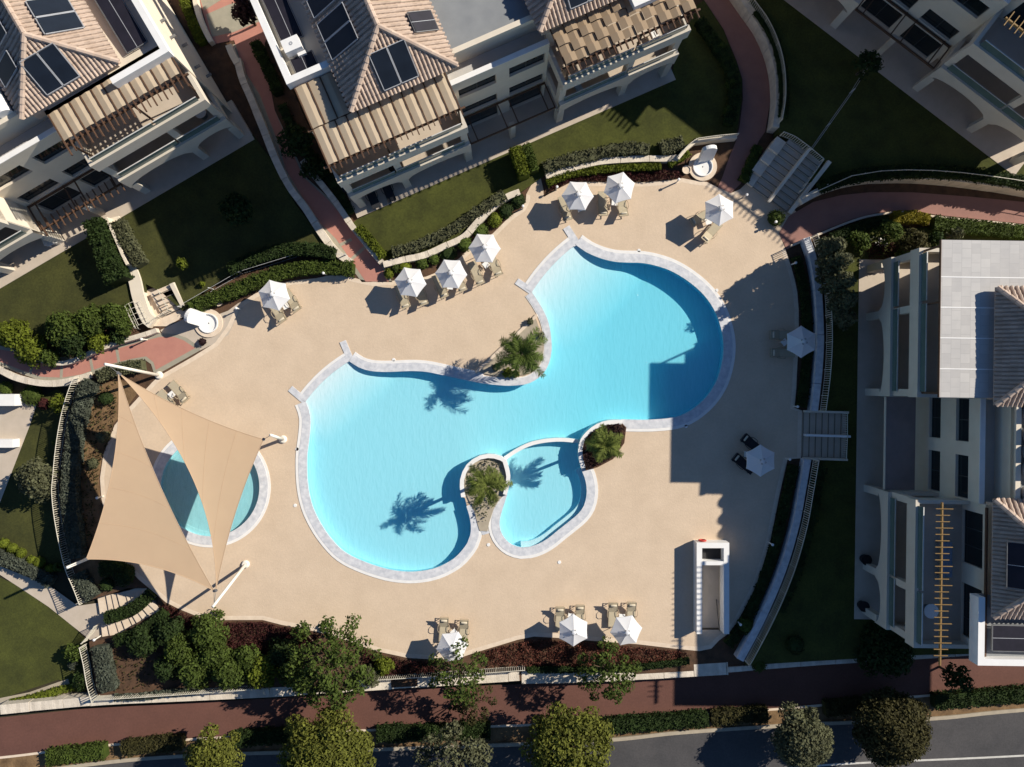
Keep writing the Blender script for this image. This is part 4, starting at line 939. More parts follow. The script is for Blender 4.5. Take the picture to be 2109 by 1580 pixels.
# sail-like wall spikes of shade come from wall lamps on the sunlit end wall
for k, (y, z, lab) in enumerate(((4.6,8.0,'upper front'),(5.9,8.0,'upper rear'),(3.6,5.2,'middle front'),(5.4,5.2,'middle rear'),(4.2,2.4,'lower'))):
    q = lw(EA, MB().box(-0.44,0.0,y-0.09,y+0.09,z,z+0.10)); o = q.build('wall_lamp', M_steel); tag(o, f'{lab} small lamp casting a spike of shadow on the sunlit end wall', 'wall lamp', 'wall lamps on the end wall')
# ------------------------------------------------------------------ shade sails and their posts
def sail(name, label, A, B, C, dAB, dBC, dCA, n=26):
    A,B,C = (Vector(P(*p)) for p in (A,B,C)); dAB,dBC,dCA = (Vector(d) for d in (dAB,dBC,dCA))
    idx = {}; vs = []; fs = []
    for i in range(n+1):
        for j in range(n+1-i):
            u,v = i/n, j/n; w = 1-u-v
            p = A*u+B*v+C*w + dAB*(4*u*v) + dBC*(4*v*w) + dCA*(4*w*u); idx[i,j] = len(vs); vs.append(p)
    for i in range(n):
        for j in range(n-i):
            fs.append((idx[i,j],idx[i+1,j],idx[i,j+1]))
            if j < n-i-1: fs.append((idx[i+1,j],idx[i+1,j+1],idx[i,j+1]))
    base = (A+B+C)/3
    t = thing(name, label, 'shade sail', (base.x,base.y,0), group='shade sails over the paddling pool')
    MB().add(vs, fs).build('cloth', M_sail, t, True)
    hem = MB()
    for key in ([(i,n-i) for i in range(n+1)], [(0,j) for j in range(n+1)], [(i,0) for i in range(n+1)]):
        hem.tube([vs[idx[k]] for k in key], 0.022, 5)
    hem.build('hem_cable', M_sail, t)
    for i in (5,10,15,20):
        MB().tube([vs[idx[i,j]]+Vector((0,0,0.004)) for j in range(0,n+1-i)], 0.011, 4).build('seam', M_sail, t)
    for p in (A,B,C): MB().lathe(tuple(p), [(0.0,-0.02),(0.12,-0.02),(0.12,0.02),(0.0,0.02)], 8).build('corner_plate', M_steel, t)
    return A,B,C
TA,TB,TC = sail('shade_sail', 'left triangular sand coloured shade sail, the larger one', (243,768,5.6), (177,1152,4.7), (441,1217,3.8), (0.75,0.05,-0.1), (0.05,0.62,-0.1), (-0.62,-0.1,-0.2))
UA,UB,UC = sail('shade_sail', 'right triangular sand coloured shade sail, nearer the big pool', (247,771,5.5), (543,905,3.8), (445,1216,3.9), (-0.1,-0.45,-0.25), (-0.35,0.1,0.0), (1.65,0.25,-0.35))
def post(label, base, top, zt, attach):
    b = Vector(P(*base,0)); t0 = Vector(P(*top,zt)); t = thing('sail_post', label, 'post', tuple(b), group='leaning white sail posts')
    MB().tube([b,t0],[0.13,0.10],14).build('pole', M_post, t, True)
    MB().lathe(tuple(b), [(0.0,0.0),(0.32,0.0),(0.32,0.09),(0.22,0.2),(0.0,0.2)],18).build('footing', M_post, t)
    cb = MB()
    for q in attach: cb.tube([t0+(b-t0)*0.04, q], 0.018, 5)
    cb.build('cable', M_steel, t)
post('tall leaning white post behind the upper corner of both sails', (328,773), (216,750), 6.3, [TA,UA])
post('short leaning white post at the right corner of the sails', (583,905), (557,896), 4.3, [UB])
post('leaning white post at the bottom tip of the sails with a long shadow', (506,1162), (438,1250), 4.9, [TC,UC])
post('white post poking out at the lower left corner of the larger sail', (206,1140), (138,1169), 5.2, [TB])

# ------------------------------------------------------------------ parasols, loungers, side tables
def make_parasol(label):
    t = thing('parasol', label, 'parasol', (0,0,0), group='white hexagonal parasols', local=True)
    R = 1.24; ze, za = 1.93, 2.52; can = MB(); ring = []
    m = 6
    def edge(k, s):
        a0, a1 = math.radians(60*k), math.radians(60*(k+1))
        p = Vector((R*math.cos(a0),R*math.sin(a0)))*(1-s)+Vector((R*math.cos(a1),R*math.sin(a1)))*s
        return p*(1-0.035*4*s*(1-s)), ze+0.01*4*s*(1-s)
    for k in range(6):
        for i in range(m):
            for j in range(4):
                def pt(s, q):
                    p, z = edge(k, s); zz = za+(z-za)*q - 0.012*4*q*(1-q)*(4*s*(1-s)); return (p.x*q, p.y*q, zz)
                q0, q1 = 0.07+0.93*j/4, 0.07+0.93*(j+1)/4; s0, s1 = i/m, (i+1)/m
                can.quad(pt(s0,q0),pt(s0,q1),pt(s1,q1),pt(s1,q0))
            p0, z0 = edge(k,i/m); p1, z1 = edge(k,(i+1)/m)
            can.quad((p0.x,p0.y,z0),(p0.x,p0.y,z0-0.09),(p1.x,p1.y,z1-0.09),(p1.x,p1.y,z1))
    can.build('canopy', M_umb, t)
    v = MB(); v.lathe((0,0,za-0.03), [(0.22,0.0),(0.15,0.07),(0.0,0.11)], 6); v.build('vent_cap', M_umb, t)
    kn = MB()
    for a in range(4):
        x, y = 0.20*math.cos(a*1.57+0.6), 0.20*math.sin(a*1.57+0.6); torus(kn, (x,y,za+0.01), 0.055, 0.018, 'z', 10, 5)
    kn.build('vent_ties', M_steel, t)
    MB().tube([(0,0,0.05),(0,0,za)], 0.028, 8).build('pole', M_post, t)
    MB().lathe((0,0,0), [(0.0,0.0),(0.28,0.0),(0.28,0.07),(0.06,0.10),(0.05,0.35),(0.0,0.35)], 18).build('base', M_steel, t)
    for k in range(6):
        a = math.radians(60*k); MB().tube([(0.05*math.cos(a),0.05*math.sin(a),za-0.06),(R*0.98*math.cos(a),R*0.98*math.sin(a),ze-0.03)],0.012,5).build('rib', M_steel, t)
    return t
def make_lounger(label, frame, cloth, pillow):
    "1.95 m long, head towards +x, feet at -x"
    t = thing('sun_lounger', label, 'sun lounger', (0,0,0), group='sun loungers around the pool', local=True)
    f = MB(); zs = 0.34
    for s in (-1,1): f.bar((-1.0,s*0.32,zs),(0.95,s*0.32,zs-0.02),0.045,0.05)
    for x in (-0.98,0.25,0.93): f.bar((x,-0.32,zs-0.01),(x,0.32,zs-0.01),0.04,0.04)
    f.build('frame', frame, t)
    hx, hz = 0.78, 0.46; b0 = Vector((0.20,0,zs+0.03)); b1 = Vector((0.20+hx,0,zs+hz))
    q = MB(); q.quad((-0.97,-0.30,zs+0.03),(0.20,-0.30,zs+0.03),(0.20,0.30,zs+0.03),(-0.97,0.30,zs+0.03)); q.box(-0.97,0.20,-0.298,0.298,zs+0.015,zs+0.026); q.build('seat', cloth, t)
    b = MB(); b.bar(b0,b1,0.60,0.03); b.build('backrest', cloth, t)
    bf = MB()
    for s in (-1,1): bf.bar(b0+Vector((0,s*0.33,0)), b1+Vector((0.04,s*0.33,0.03)), 0.045, 0.045)
    bf.bar(b1+Vector((0.02,-0.33,0.01)), b1+Vector((0.02,0.33,0.01)), 0.045, 0.045); bf.bar((0.72,0,zs),(b0+(b1-b0)*0.7),0.03,0.03); bf.build('back_frame', frame, t)
    pc = b0+(b1-b0)*0.80+Vector((-0.03,0,0.075))
    MB().tube([pc+Vector((0,-0.24,0)),pc+Vector((0,-0.2,0)),pc+Vector((0,0.2,0)),pc+Vector((0,0.24,0))],[0.06,0.085,0.085,0.06],10).build('head_roll', pillow, t, True)
    for s in (-1,1):
        pts = [Vector((0.42,s*0.35,zs-0.02)),Vector((0.40,s*0.40,zs+0.16)),Vector((0.25,s*0.45,zs+0.25)),Vector((-0.02,s*0.46,zs+0.24)),Vector((-0.20,s*0.42,zs+0.14)),Vector((-0.26,s*0.35,zs-0.02))]
        MB().tube(pts, 0.022, 6).build('armrest', frame, t)
    for x in (-0.78,0.70):
        for s in (-1,1): MB().bar((x,s*0.32,zs),(x+(0.05 if x>0 else -0.05),s*0.33,0.0),0.045,0.045,(0,1,0)).build('leg', frame, t)
    return t
def make_table(label):
    t = thing('side_table', label, 'side table', (0,0,0), group='small white side tables', local=True)
    MB().box(-0.23,0.23,-0.23,0.23,0.40,0.435).build('table_top', M_white, t)
    for sx in (-1,1):
        for sy in (-1,1): MB().bar((sx*0.19,sy*0.19,0.40),(sx*0.21,sy*0.21,0.0),0.03,0.03).build('leg', M_post, t)
    return t
par = [ # px, py, rotation, label
 (564,608,-13,'white parasol beside the white round shower at the upper left of the deck'),
 (845,581,-7,'first white parasol right of the middle path, its shadow clear on the deck'),
 (929,564,-3,'white parasol in the middle of the row of three along the box shrubs'),
 (998,511,-2,'highest white parasol of the row of three along the box shrubs'),
 (1190,403,-2,'white parasol above the upper pool entry with a full shadow beside it'),
 (1276,386,16,'white parasol overlapping the dark red flower bed'),
 (1482,432,30,'white parasol near the foot of the upper right stairs'),
 (1651,704,30,'blue shaded parasol standing by the retaining wall on the right'),
 (1567,949,30,'blue shaded parasol over the black loungers'),
 (1181,1299,30,'left parasol of the pair at the bottom edge of the deck'),
 (1290,1299,8,'right parasol of the pair at the bottom edge, touched by tree leaves'),
 (931,1333,8,'lone parasol at the bottom edge above the thin trees')]
p0 = None
for x, y, r, lab in par:
    loc = P(x, y, 2.0); loc = (loc[0], loc[1], 0.0)
    if p0 is None: p0 = make_parasol(lab); p0.location = loc; p0.rotation_euler.z = math.radians(r)
    else: dup(p0, loc, math.radians(r), lab)
lo = [ # px, py, head direction in the image (dx, dy), label
 (571,642,.56,.83,'sand lounger half under the parasol by the white shower'),
 (601,619,.56,.83,'sand lounger right of the parasol by the white shower'),
 (829,611,.37,.93,'sand lounger sticking out below the parasol nearest the middle path'),
 (866,605,.37,.93,'sand lounger lying in the shadow between the first two parasols of the row'),
 (907,590,.40,.92,'left lounger under the middle parasol of the row'),
 (945,577,.40,.92,'right lounger under the middle parasol of the row'),
 (981,563,.40,.92,'left lounger below the highest parasol of the row'),
 (1018,545,.40,.92,'right lounger below the highest parasol of the row'),
 (1163,430,.25,.97,'lounger left of the parasol above the upper pool entry'),
 (1241,420,.03,1.0,'lounger half shaded between the two parasols by the red bed'),
 (1281,421,.12,.99,'lounger below the parasol that overlaps the red bed'),
 (1465,478,-.66,.75,'lounger below the parasol near the upper right stairs'),
 (1445,447,-.86,.50,'lounger left of the parasol near the upper right stairs'),
 (1610,690,-1,.0,'upper shaded lounger by the parasol at the right wall'),
 (1611,727,-1,.0,'lower shaded lounger by the parasol at the right wall'),
 (345,826,.68,.73,'lounger half hidden under the edge of the right shade sail'),
 (369,807,.68,.73,'sunlit lounger beside the edge of the right shade sail'),
 (1153,1274,.02,-1,'leftmost of the four loungers at the bottom edge of the deck'),
 (1194,1270,.02,-1,'second from left of the four loungers at the bottom edge'),
 (1262,1265,.02,-1,'third from left of the four loungers at the bottom edge'),
 (1300,1264,.02,-1,'rightmost of the four loungers at the bottom edge of the deck'),
 (914,1296,.06,-1,'left lounger above the lone bottom parasol'),
 (955,1300,.06,-1,'right lounger above the lone bottom parasol')]
l0 = None
for x, y, dx, dy, lab in lo:
    loc = P(x, y, 0.35); loc = (loc[0],loc[1],0.0); a = math.atan2(-dy, dx)
    if l0 is None: l0 = make_lounger(lab, M_lframe, M_lsling, M_lpill); l0.location = loc; l0.rotation_euler.z = a
    else: dup(l0, loc, a, lab)
lb = make_lounger('upper black lounger beside the shaded parasol on the right', M_blk, M_blk, M_lpill); q = P(1549,915,0.35); lb.location = (q[0],q[1],0); lb.rotation_euler.z = math.atan2(0.62,-0.78)
q = P(1531,955,0.35); dup(lb, (q[0],q[1],0), math.atan2(0.62,-0.78), 'lower black lounger beside the shaded parasol on the right')
tb = [(588,630,'white table between the loungers by the white shower'),(848,590,'white table under the parasol nearest the middle path'),(927,590,'white table under the middle parasol of the row'),(1001,545,'white table under the highest parasol of the row'),
 (1195,429,'white table below the parasol above the upper pool entry'),(1266,417,'white table beside the parasol that overlaps the red bed'),(1459,456,'white table by the parasol near the upper right stairs'),(1616,705,'blue shaded table by the parasol at the right wall'),
 (1539,936,'blue shaded table between the black loungers'),(353,813,'white table between the two loungers at the edge of the right sail'),(1176,1270,'white table above the left parasol of the bottom pair'),(1281,1271,'white table above the right parasol of the bottom pair'),(935,1303,'white table above the lone bottom parasol')]
t0 = None
for x, y, lab in tb:
    q = P(x,y,0.43); loc = (q[0],q[1],0.0)
    if t0 is None: t0 = make_table(lab); t0.location = loc; t0.rotation_euler.z = 0.5
    else: dup(t0, loc, 0.1+0.4*((x*7) % 3)-0.2, lab)

# ------------------------------------------------------------------ showers, bollards, pots, trellis
def shower(label, c, wa, wb, dim):
    cx, cy, _ = P(*c); t = thing('poolside_shower', label, 'shower', (cx,cy,0))
    MB().lathe((cx,cy,0), [(1.12,0.0),(1.12,0.10),(0.72,0.10)], 48).build('base_ring', M_edge, t)
    MB().lathe((cx,cy,0), [(0.78,0.0),(0.78,0.20),(0.70,0.20),(0.68,0.06),(0.03,0.03),(0.0,0.03)], 48).build('basin', M_white, t)
    MB().lathe((cx,cy,0.035), [(0.0,0.01),(0.05,0.01),(0.05,0.0)], 10).build('drain', M_frame, t)
    # leaning arched back wall: wa = pixel of wall foot middle, wb = pixel of its top middle at height dim
    a = Vector(P(*wa,0.0)); b = Vector(P(*wb,dim)); d = (b-a); r = Vector((d.y,-d.x,0)).normalized(); hw = 0.56; th = 0.30
    nrm = d.cross(r).normalized(); outl = [a-r*hw, a+r*hw]
    for k in range(0,11):
        an = math.pi*k/10; outl.append(a+d*0.80+r*(hw*math.cos(an))+d*(0.20*math.sin(an)))
    w = MB(); n = len(outl); f0 = [tuple(p+nrm*th/2) for p in outl]; f1 = [tuple(p-nrm*th/2) for p in outl]
    w.add(f0+f1, [tuple(range(n)), tuple(range(2*n-1,n-1,-1))]+[(i,(i+1)%n,n+(i+1)%n,n+i) for i in range(n)]); w.build('arched_wall', M_white, t)
    s = MB(); m = a+d*0.55+nrm*(th/2+0.05); s.tube([m, m+nrm*0.25, m+nrm*0.28-Vector((0,0,0.08))], 0.03, 6); s.build('shower_head', M_steel, t)
shower('sunlit white poolside shower with an arched wall and round basin on the left', (430,666), (418,658), (384,648), 2.0)
shower('shaded white poolside shower with an arched wall near the top right path', (1447,344), (1452,330), (1464,302), 2.0)
def bollard(x, y, lab):
    q = P(x,y,0); t = thing('bollard_light', lab, 'bollard light', (q[0],q[1],0), group='white bollard lights along the deck edge')
    MB().tube([(q[0],q[1],0),(q[0],q[1],0.85)],0.055,10).build('post', M_post, t)
    MB().lathe((q[0],q[1],0.85), [(0.055,0.0),(0.10,0.02),(0.10,0.12),(0.0,0.16)],12).build('lamp_head', M_white, t); return t
b0 = None
for x, y, lab in [(495,637,'bollard light on the deck edge left of the first parasol'),(672,566,'bollard light below the dark hedge by the middle path'),(1146,391,'bollard light at the left end of the red bed'),(1393,376,'bollard light right of the red bed with a long shadow'),(1077,430,'bollard light by the last box shrub'),
    (303,700,'bollard light at the top of the left red path'),(1531,407,'bollard light where the top right path meets the deck'),(1590,462,'bollard light beside the round bush by the right path'),(1630,545,'shaded bollard light at the upper right deck edge'),(1634,837,'shaded bollard light above the right stairs'),(1618,944,'shaded bollard light below the right stairs'),
    (1583,1117,'shaded bollard light beside the stairwell on the right edge'),(1518,1279,'shaded bollard light at the lower right corner'),(213,1022,'bollard light at the left edge of the deck beside the sail'),(207,1310,'bollard light at the curved garden steps')]:
    if b0 is None: b0 = bollard(x,y,lab)
    else:
        q = P(x,y,0); dup(b0, (q[0],q[1],0), 0, lab)
def pot(x, y, z, r, h, lab, m=None):
    q = P(x,y,z); t = thing('planter_pot', lab, 'plant pot', (q[0],q[1],z))
    MB().lathe(q, [(0.0,0.0),(r*0.75,0.0),(r,h),(r*0.88,h),(r*0.86,h-0.06),(0.0,h-0.06)], 20).build('pot', m or M_pot, t)
    return t
pot(453,624,0.0,0.30,0.35,'pale round stone pot beside the sunlit shower', M_edge)
pot(1412,352,0.0,0.34,0.35,'pale round stone pot at the end of the red bed', M_edge)
pot(716,390,3.9,0.36,0.5,'dark round pot on the left column of the centre building'); pot(812,349,3.9,0.36,0.5,'dark round pot on the middle column of the centre building')
pot(1778,1150,0.45,0.42,0.6,'dark round pot before the middle column of the right building'); pot(1773,1245,0.45,0.42,0.6,'dark round pot before the last column of the right building')
# arched metal trellis by the left path
q = P(292,645,0); t = thing('trellis_arch', 'pale metal trellis arch standing among the shrubs on the left', 'trellis', q)
A0 = Vector(P(262,662,0)); d = Vector(P(300,690,0))-Vector(P(268,640,0)); d = Vector((0.42,-0.90,0)).normalized(); r = Vector((0.90,0.42,0)).normalized()
c0 = Vector(P(283,629,0)); HW = 0.55; mb = MB()
for k in range(5):
    p = c0+d*(0.46*k); mb.tube([p-r*HW, p-r*HW+Vector((0,0,1.0))]+[p-r*(HW*math.cos(math.pi*j/8))+Vector((0,0,1.0+0.4*math.sin(math.pi*j/8))) for j in range(1,8)]+[p+r*HW+Vector((0,0,1.0)), p+r*HW], 0.015, 5)
mb.build('hoops', M_fence, t); mb = MB()
for j in range(0,9,2):
    o = -r*(HW*math.cos(math.pi*j/8))+Vector((0,0,1.0+0.4*math.sin(math.pi*j/8))); mb.tube([c0+o, c0+d*1.84+o], 0.018, 5)
for z in (0.4,0.8):
    for s in (-1,1): mb.tube([c0+r*HW*s+Vector((0,0,z)), c0+d*1.84+r*HW*s+Vector((0,0,z))], 0.018, 5)
mb.build('cross_bars', M_fence, t)
# balcony and terrace furniture
def rtable(x, y, z, r, lab, m=None):
    q = P(x,y,z+0.72); q = (q[0],q[1],z); t = thing('round_table', lab, 'table', q)
    MB().lathe(q, [(0.0,0.70),(r,0.70),(r,0.74),(0.0,0.74)], 28).build('table_top', m or M_white, t)
    MB().tube([(q[0],q[1],0.03+z),(q[0],q[1],z+0.70)],0.04,8).build('stem', M_steel, t); MB().lathe(q, [(0.0,0.0),(0.28,0.0),(0.28,0.03),(0.0,0.03)],16).build('foot', M_steel, t)
rtable(412,232,3.80,0.42,'round pale table on the first floor balcony of the left building')
rtable(1918,1259,7.45,0.50,'round pale table on the shaded balcony at the lower right')
for k, (x, y, lab) in enumerate(((766,404,'left dark lounger on the terrace of the centre building'),(798,390,'right dark lounger on the terrace of the centre building'))):
    q = P(x,y,0.6); dup(lb, (q[0],q[1],Z_B), math.radians(112), lab)
def chair(x, y, z, rz, lab, m=None):
    q = P(x,y,z+0.45); t = thing('plastic_chair', lab, 'chair', (q[0],q[1],z), rz, 'white plastic chairs', local=True); m = m or M_white
    MB().box(-0.25,0.25,-0.24,0.24,0.42,0.46).build('seat', m, t); MB().bar((-0.24,0,0.46),(-0.34,0,0.88),0.46,0.03).build('backrest', m, t)
    for s in (-1,1): MB().tube([(-0.27,s*0.27,0.62),(0.15,s*0.28,0.64),(0.22,s*0.27,0.44)],0.022,5).build('armrest', m, t)
    for sx in (-1,1):
        for sy in (-1,1): MB().bar((sx*0.21,sy*0.2,0.42),(sx*0.24,sy*0.24,0),0.035,0.035,(0,1,0)).build('leg', m, t)
chair(104,499,Z_A,0.4,'left white plastic chair on the terrace of the left building'); chair(116,492,Z_A,1.1,'right white plastic chair on the terrace of the left building')
chair(1192,181,3.6,0.5,'pale blue chair on the shaded balcony of the centre building', mat('pale blue plastic',(0.35,0.55,0.75),None,3,0.5))
chair(1348,71,7.2,2.0,'white chair on the sunlit balcony at the right end of the centre building')
q = P(1942,1150,7.7); t = thing('dining_table', 'long blue grey table on the shaded balcony under the yellow slats', 'table', (q[0],q[1],7.4))
mb = MB(); mb.box(q[0]-0.4,q[0]+0.4,q[1]-1.2,q[1]+1.2,8.08,8.13); mb.build('table_top', mat('blue grey laminate',(0.20,0.26,0.34),None,3,0.4), t)
for sx in (-1,1):
    for sy in (-1,1): MB().bar((q[0]+sx*0.33,q[1]+sy*1.1,7.4),(q[0]+sx*0.33,q[1]+sy*1.1,8.08),0.06,0.06).build('leg', M_steel, t)
# white slabs on the neighbour's terrace at the left edge
for x0,y0,x1,y1,h,lab in ((-30,905,26,922,0.9,'white low wall block on the terrace at the left edge'),(-20,812,30,836,1.2,'white rounded wall end at the upper left terrace edge')):
    a = P(x0,y1,LOW+h); b = P(x1,y0,LOW+h); o = MB().box(a[0],b[0],a[1],b[1],LOW,LOW+h).build('terrace_wall', M_white); tag(o, lab, 'wall')

# ------------------------------------------------------------------ plants
def leaves(c, size, up=0.35, aspect=0.55, nrm=None):
    "leaf quads at the points c (n,3); returns vertex array (n*4,3)"
    n = len(c); d = nr.normal(size=(n,3)); d[:,2] += up*2.0; d /= np.linalg.norm(d,axis=1)[:,None]
    if nrm is not None: d = d*0.75+nrm; d /= np.linalg.norm(d,axis=1)[:,None]
    a = nr.normal(size=(n,3)); t = np.cross(d,a); t /= np.linalg.norm(t,axis=1)[:,None]+1e-9; b = np.cross(d,t)
    s = size*(0.6+0.8*nr.random(n))[:,None]
    v = np.stack([c-t*s, c+b*s*aspect+d*s*0.12, c+t*s, c-b*s*aspect+d*s*0.12],1)
    return v.reshape(-1,3)
def leafmesh(name, parts, m, parent=None, extra=None):
    V = np.concatenate(parts); off = np.array(parent['_base']) if parent is not None and parent.get('_base') is not None else np.zeros(3)
    V = V-off; nq = len(V)//4; ev, ef = extra if extra else ([],[])
    if len(ev): ev = np.array([tuple(p) for p in ev])-off
    me = bpy.data.meshes.new(name)
    allv = np.concatenate([V, ev]) if len(ev) else V
    F = [tuple(range(4*i,4*i+4)) for i in range(nq)] + [tuple(i+4*nq for i in f) for f in ef]
    me.from_pydata(allv.tolist(), [], F); me.update(); me.materials.append(m)
    o = bpy.data.objects.new(name, me); COL.objects.link(o)
    if parent is not None: o.parent = parent
    return o
def blobpts(c, r, n, shell=0.55):
    d = nr.normal(size=(n,3)); d /= np.linalg.norm(d,axis=1)[:,None]; u = shell+(1-shell)*nr.random(n)
    return np.array(c)+d*(np.array(r)*u[:,None]), d
def tree(name, label, px, py, h, r, m, z0=0.0, dens=1.0, size=0.17, nb=14, flat=0.75, trunkr=0.11, spread=0.65, group=None, cat='tree', low=0.35, br=0.42):
    q = P(px,py,z0+h*0.65); x, y = q[0], q[1]; t = thing(name, label, cat, (x,y,z0), group=group)
    parts = []; cents = []
    for k in range(nb):
        a = k*2.39996+rng.random()*0.5; rr = r*spread*math.sqrt((k+0.3)/nb)*(0.85+0.3*rng.random()); zz = h*(low+(0.92-low)*(1-(rr/(r*spread+1e-6))**2*0.75)*(0.8+0.25*rng.random()))
        cb = (x+rr*math.cos(a), y+rr*math.sin(a), z0+zz); br_ = r*br*(0.75+0.5*rng.random()); cents.append((cb,br_))
        n = int(dens*55*(br_/0.5)**2*(0.17/size)**2)
        p, d = blobpts(cb, (br_,br_,br_*flat), n); parts.append(leaves(p, size, 0.35, 0.55, d*0.8))
    leafmesh('crown', parts, m, t)
    for k in range(int(nb*0.8)):
        a = rng.random()*6.283; e = rng.uniform(0.2,1.2); rr = r*rng.uniform(0.80,1.12); cb = (x+rr*math.cos(a)*math.cos(e*0.8), y+rr*math.sin(a)*math.cos(e*0.8), z0+h*(low+(1.03-low)*math.sin(e)*rng.uniform(0.75,1.0)))
        n = int(dens*26*(0.17/size)**2); p, d = blobpts(cb, (r*0.13+0.12,)*3, n); parts.append(leaves(p, size*1.1, 0.35, 0.5, d*0.5))
    tk = MB(); hh = h*(low+0.15); tk.tube([(x,y,z0-0.1),(x+0.05,y,z0+hh*0.5),(x,y+0.05,z0+hh)],[trunkr,trunkr*0.8,trunkr*0.6],8)
    for (cb,b_) in cents[::2]: tk.tube([(x,y,z0+hh*0.8),((x+cb[0])/2,(y+cb[1])/2,z0+(hh+cb[2]-z0)/2),cb],[trunkr*0.5,trunkr*0.35,trunkr*0.12],5)
    tk.build('trunk', M_trunk, t); return t
def hedge(name, label, px, w, h, m, z0=-0.03, size=0.085, dens=150, cat='hedge', group=None, wob=0.12, taper=0.4, stuff_=False, spiky=0.0):
    l = smooth_line(P2(px, z0+h*0.8), 0.3); parts = []; ev = []; ef = []
    core = MB(); ww = [w/2*(1+wob*(rng.random()-0.5)*2) for _ in l]
    L = [offset_line(l, ww[i]*0.80)[i] for i in range(len(l))]; R = [offset_line(l, -ww[i]*0.80)[i] for i in range(len(l))]
    strip_solid(core, L, R, z0-0.02, z0+h*0.84)
    tot = 0
    lv = [Vector(p) for p in l]
    for i in range(len(l)-1):
        seg = (lv[i+1]-lv[i]).length
        if seg < 1e-6: continue
        n = max(4, int(dens*seg*(w+h)*(0.085/size)**2)); tn = (lv[i+1]-lv[i])/seg; nn = Vector((-tn.y,tn.x)); hw = ww[i]; hz = h*(1+wob*(rng.random()-0.5))
        s = nr.random(n)*seg; side = nr.random(n); cx = np.where(side<0.6, (nr.random(n)*2-1)*hw, np.where(side<0.8, hw, -hw)*(0.85+0.2*nr.random(n)))
        cz = np.where(side<0.6, hz*(0.88+0.16*nr.random(n)), hz*nr.random(n)**0.8)
        rr = np.abs(cx)/hw; cz = cz*(1-0.22*np.clip(rr-0.55,0,1))
        cz = cz + spiky*nr.random(n)**3
        c = np.stack([lv[i].x+tn.x*s+nn.x*cx, lv[i].y+tn.y*s+nn.y*cx, z0+cz],1)
        parts.append(leaves(c, size, 0.25, 0.5))
    o = leafmesh(name, parts, m, None, (core.v, core.f)); tag(o, label, cat, group)
    if stuff_: o['kind'] = 'stuff'
    return o
def bush(name, label, px, py, r, h, m, z0=-0.03, size=0.085, dens=1.0, cat='shrub', group=None):
    q = P(px,py,z0+h*0.7); c = (q[0],q[1],z0+h*0.45); n = int(dens*330*r*(r+h)*(0.085/size)**2)+30
    p, d = blobpts(c, (r,r,h*0.56), n, 0.72); p[:,2] = np.maximum(p[:,2], z0)
    core = MB(); core.lathe((c[0],c[1],z0), [(r*0.78,0.0),(r*0.8,h*0.5),(r*0.55,h*0.82),(0.0,h*0.92)], 10)
    o = leafmesh(name, [leaves(p,size,0.2,0.5,d*0.7)], m, None, (core.v,core.f)); return tag(o, label, cat, group)
def cover(name, label, px, h, m, dens=110, size=0.09, z0=-0.03, clump=0.5):
    poly = P2(px, z0+h*0.5); xs=[p[0] for p in poly]; ys=[p[1] for p in poly]; A=abs(sum(poly[i][0]*poly[(i+1)%len(poly)][1]-poly[(i+1)%len(poly)][0]*poly[i][1] for i in range(len(poly))))/2
    n = int((max(xs)-min(xs))*(max(ys)-min(ys))*dens); c = np.stack([min(xs)+nr.random(n)*(max(xs)-min(xs)), min(ys)+nr.random(n)*(max(ys)-min(ys))],1)
    ins = np.zeros(n,bool)
    for i in range(len(poly)):
        (ax,ay),(bx,by) = poly[i],poly[(i+1)%len(poly)]
        cond = ((ay>c[:,1])!=(by>c[:,1])) & (c[:,0] < (bx-ax)*(c[:,1]-ay)/((by-ay) if abs(by-ay)>1e-9 else 1e-9)+ax); ins ^= cond
    c = c[ins]; hh = h*(0.45+0.55*(0.5+0.5*np.sin(c[:,0]*5.1+1.3*np.sin(c[:,1]*3.7))*np.sin(c[:,1]*4.3)))
    z = z0+hh*(0.5+0.5*nr.random(len(c))); p = np.column_stack([c,z])
    o = leafmesh(name, [leaves(p,size,0.3,0.5)], m); tag(o, label, 'ground cover'); o['kind']='stuff'; return o

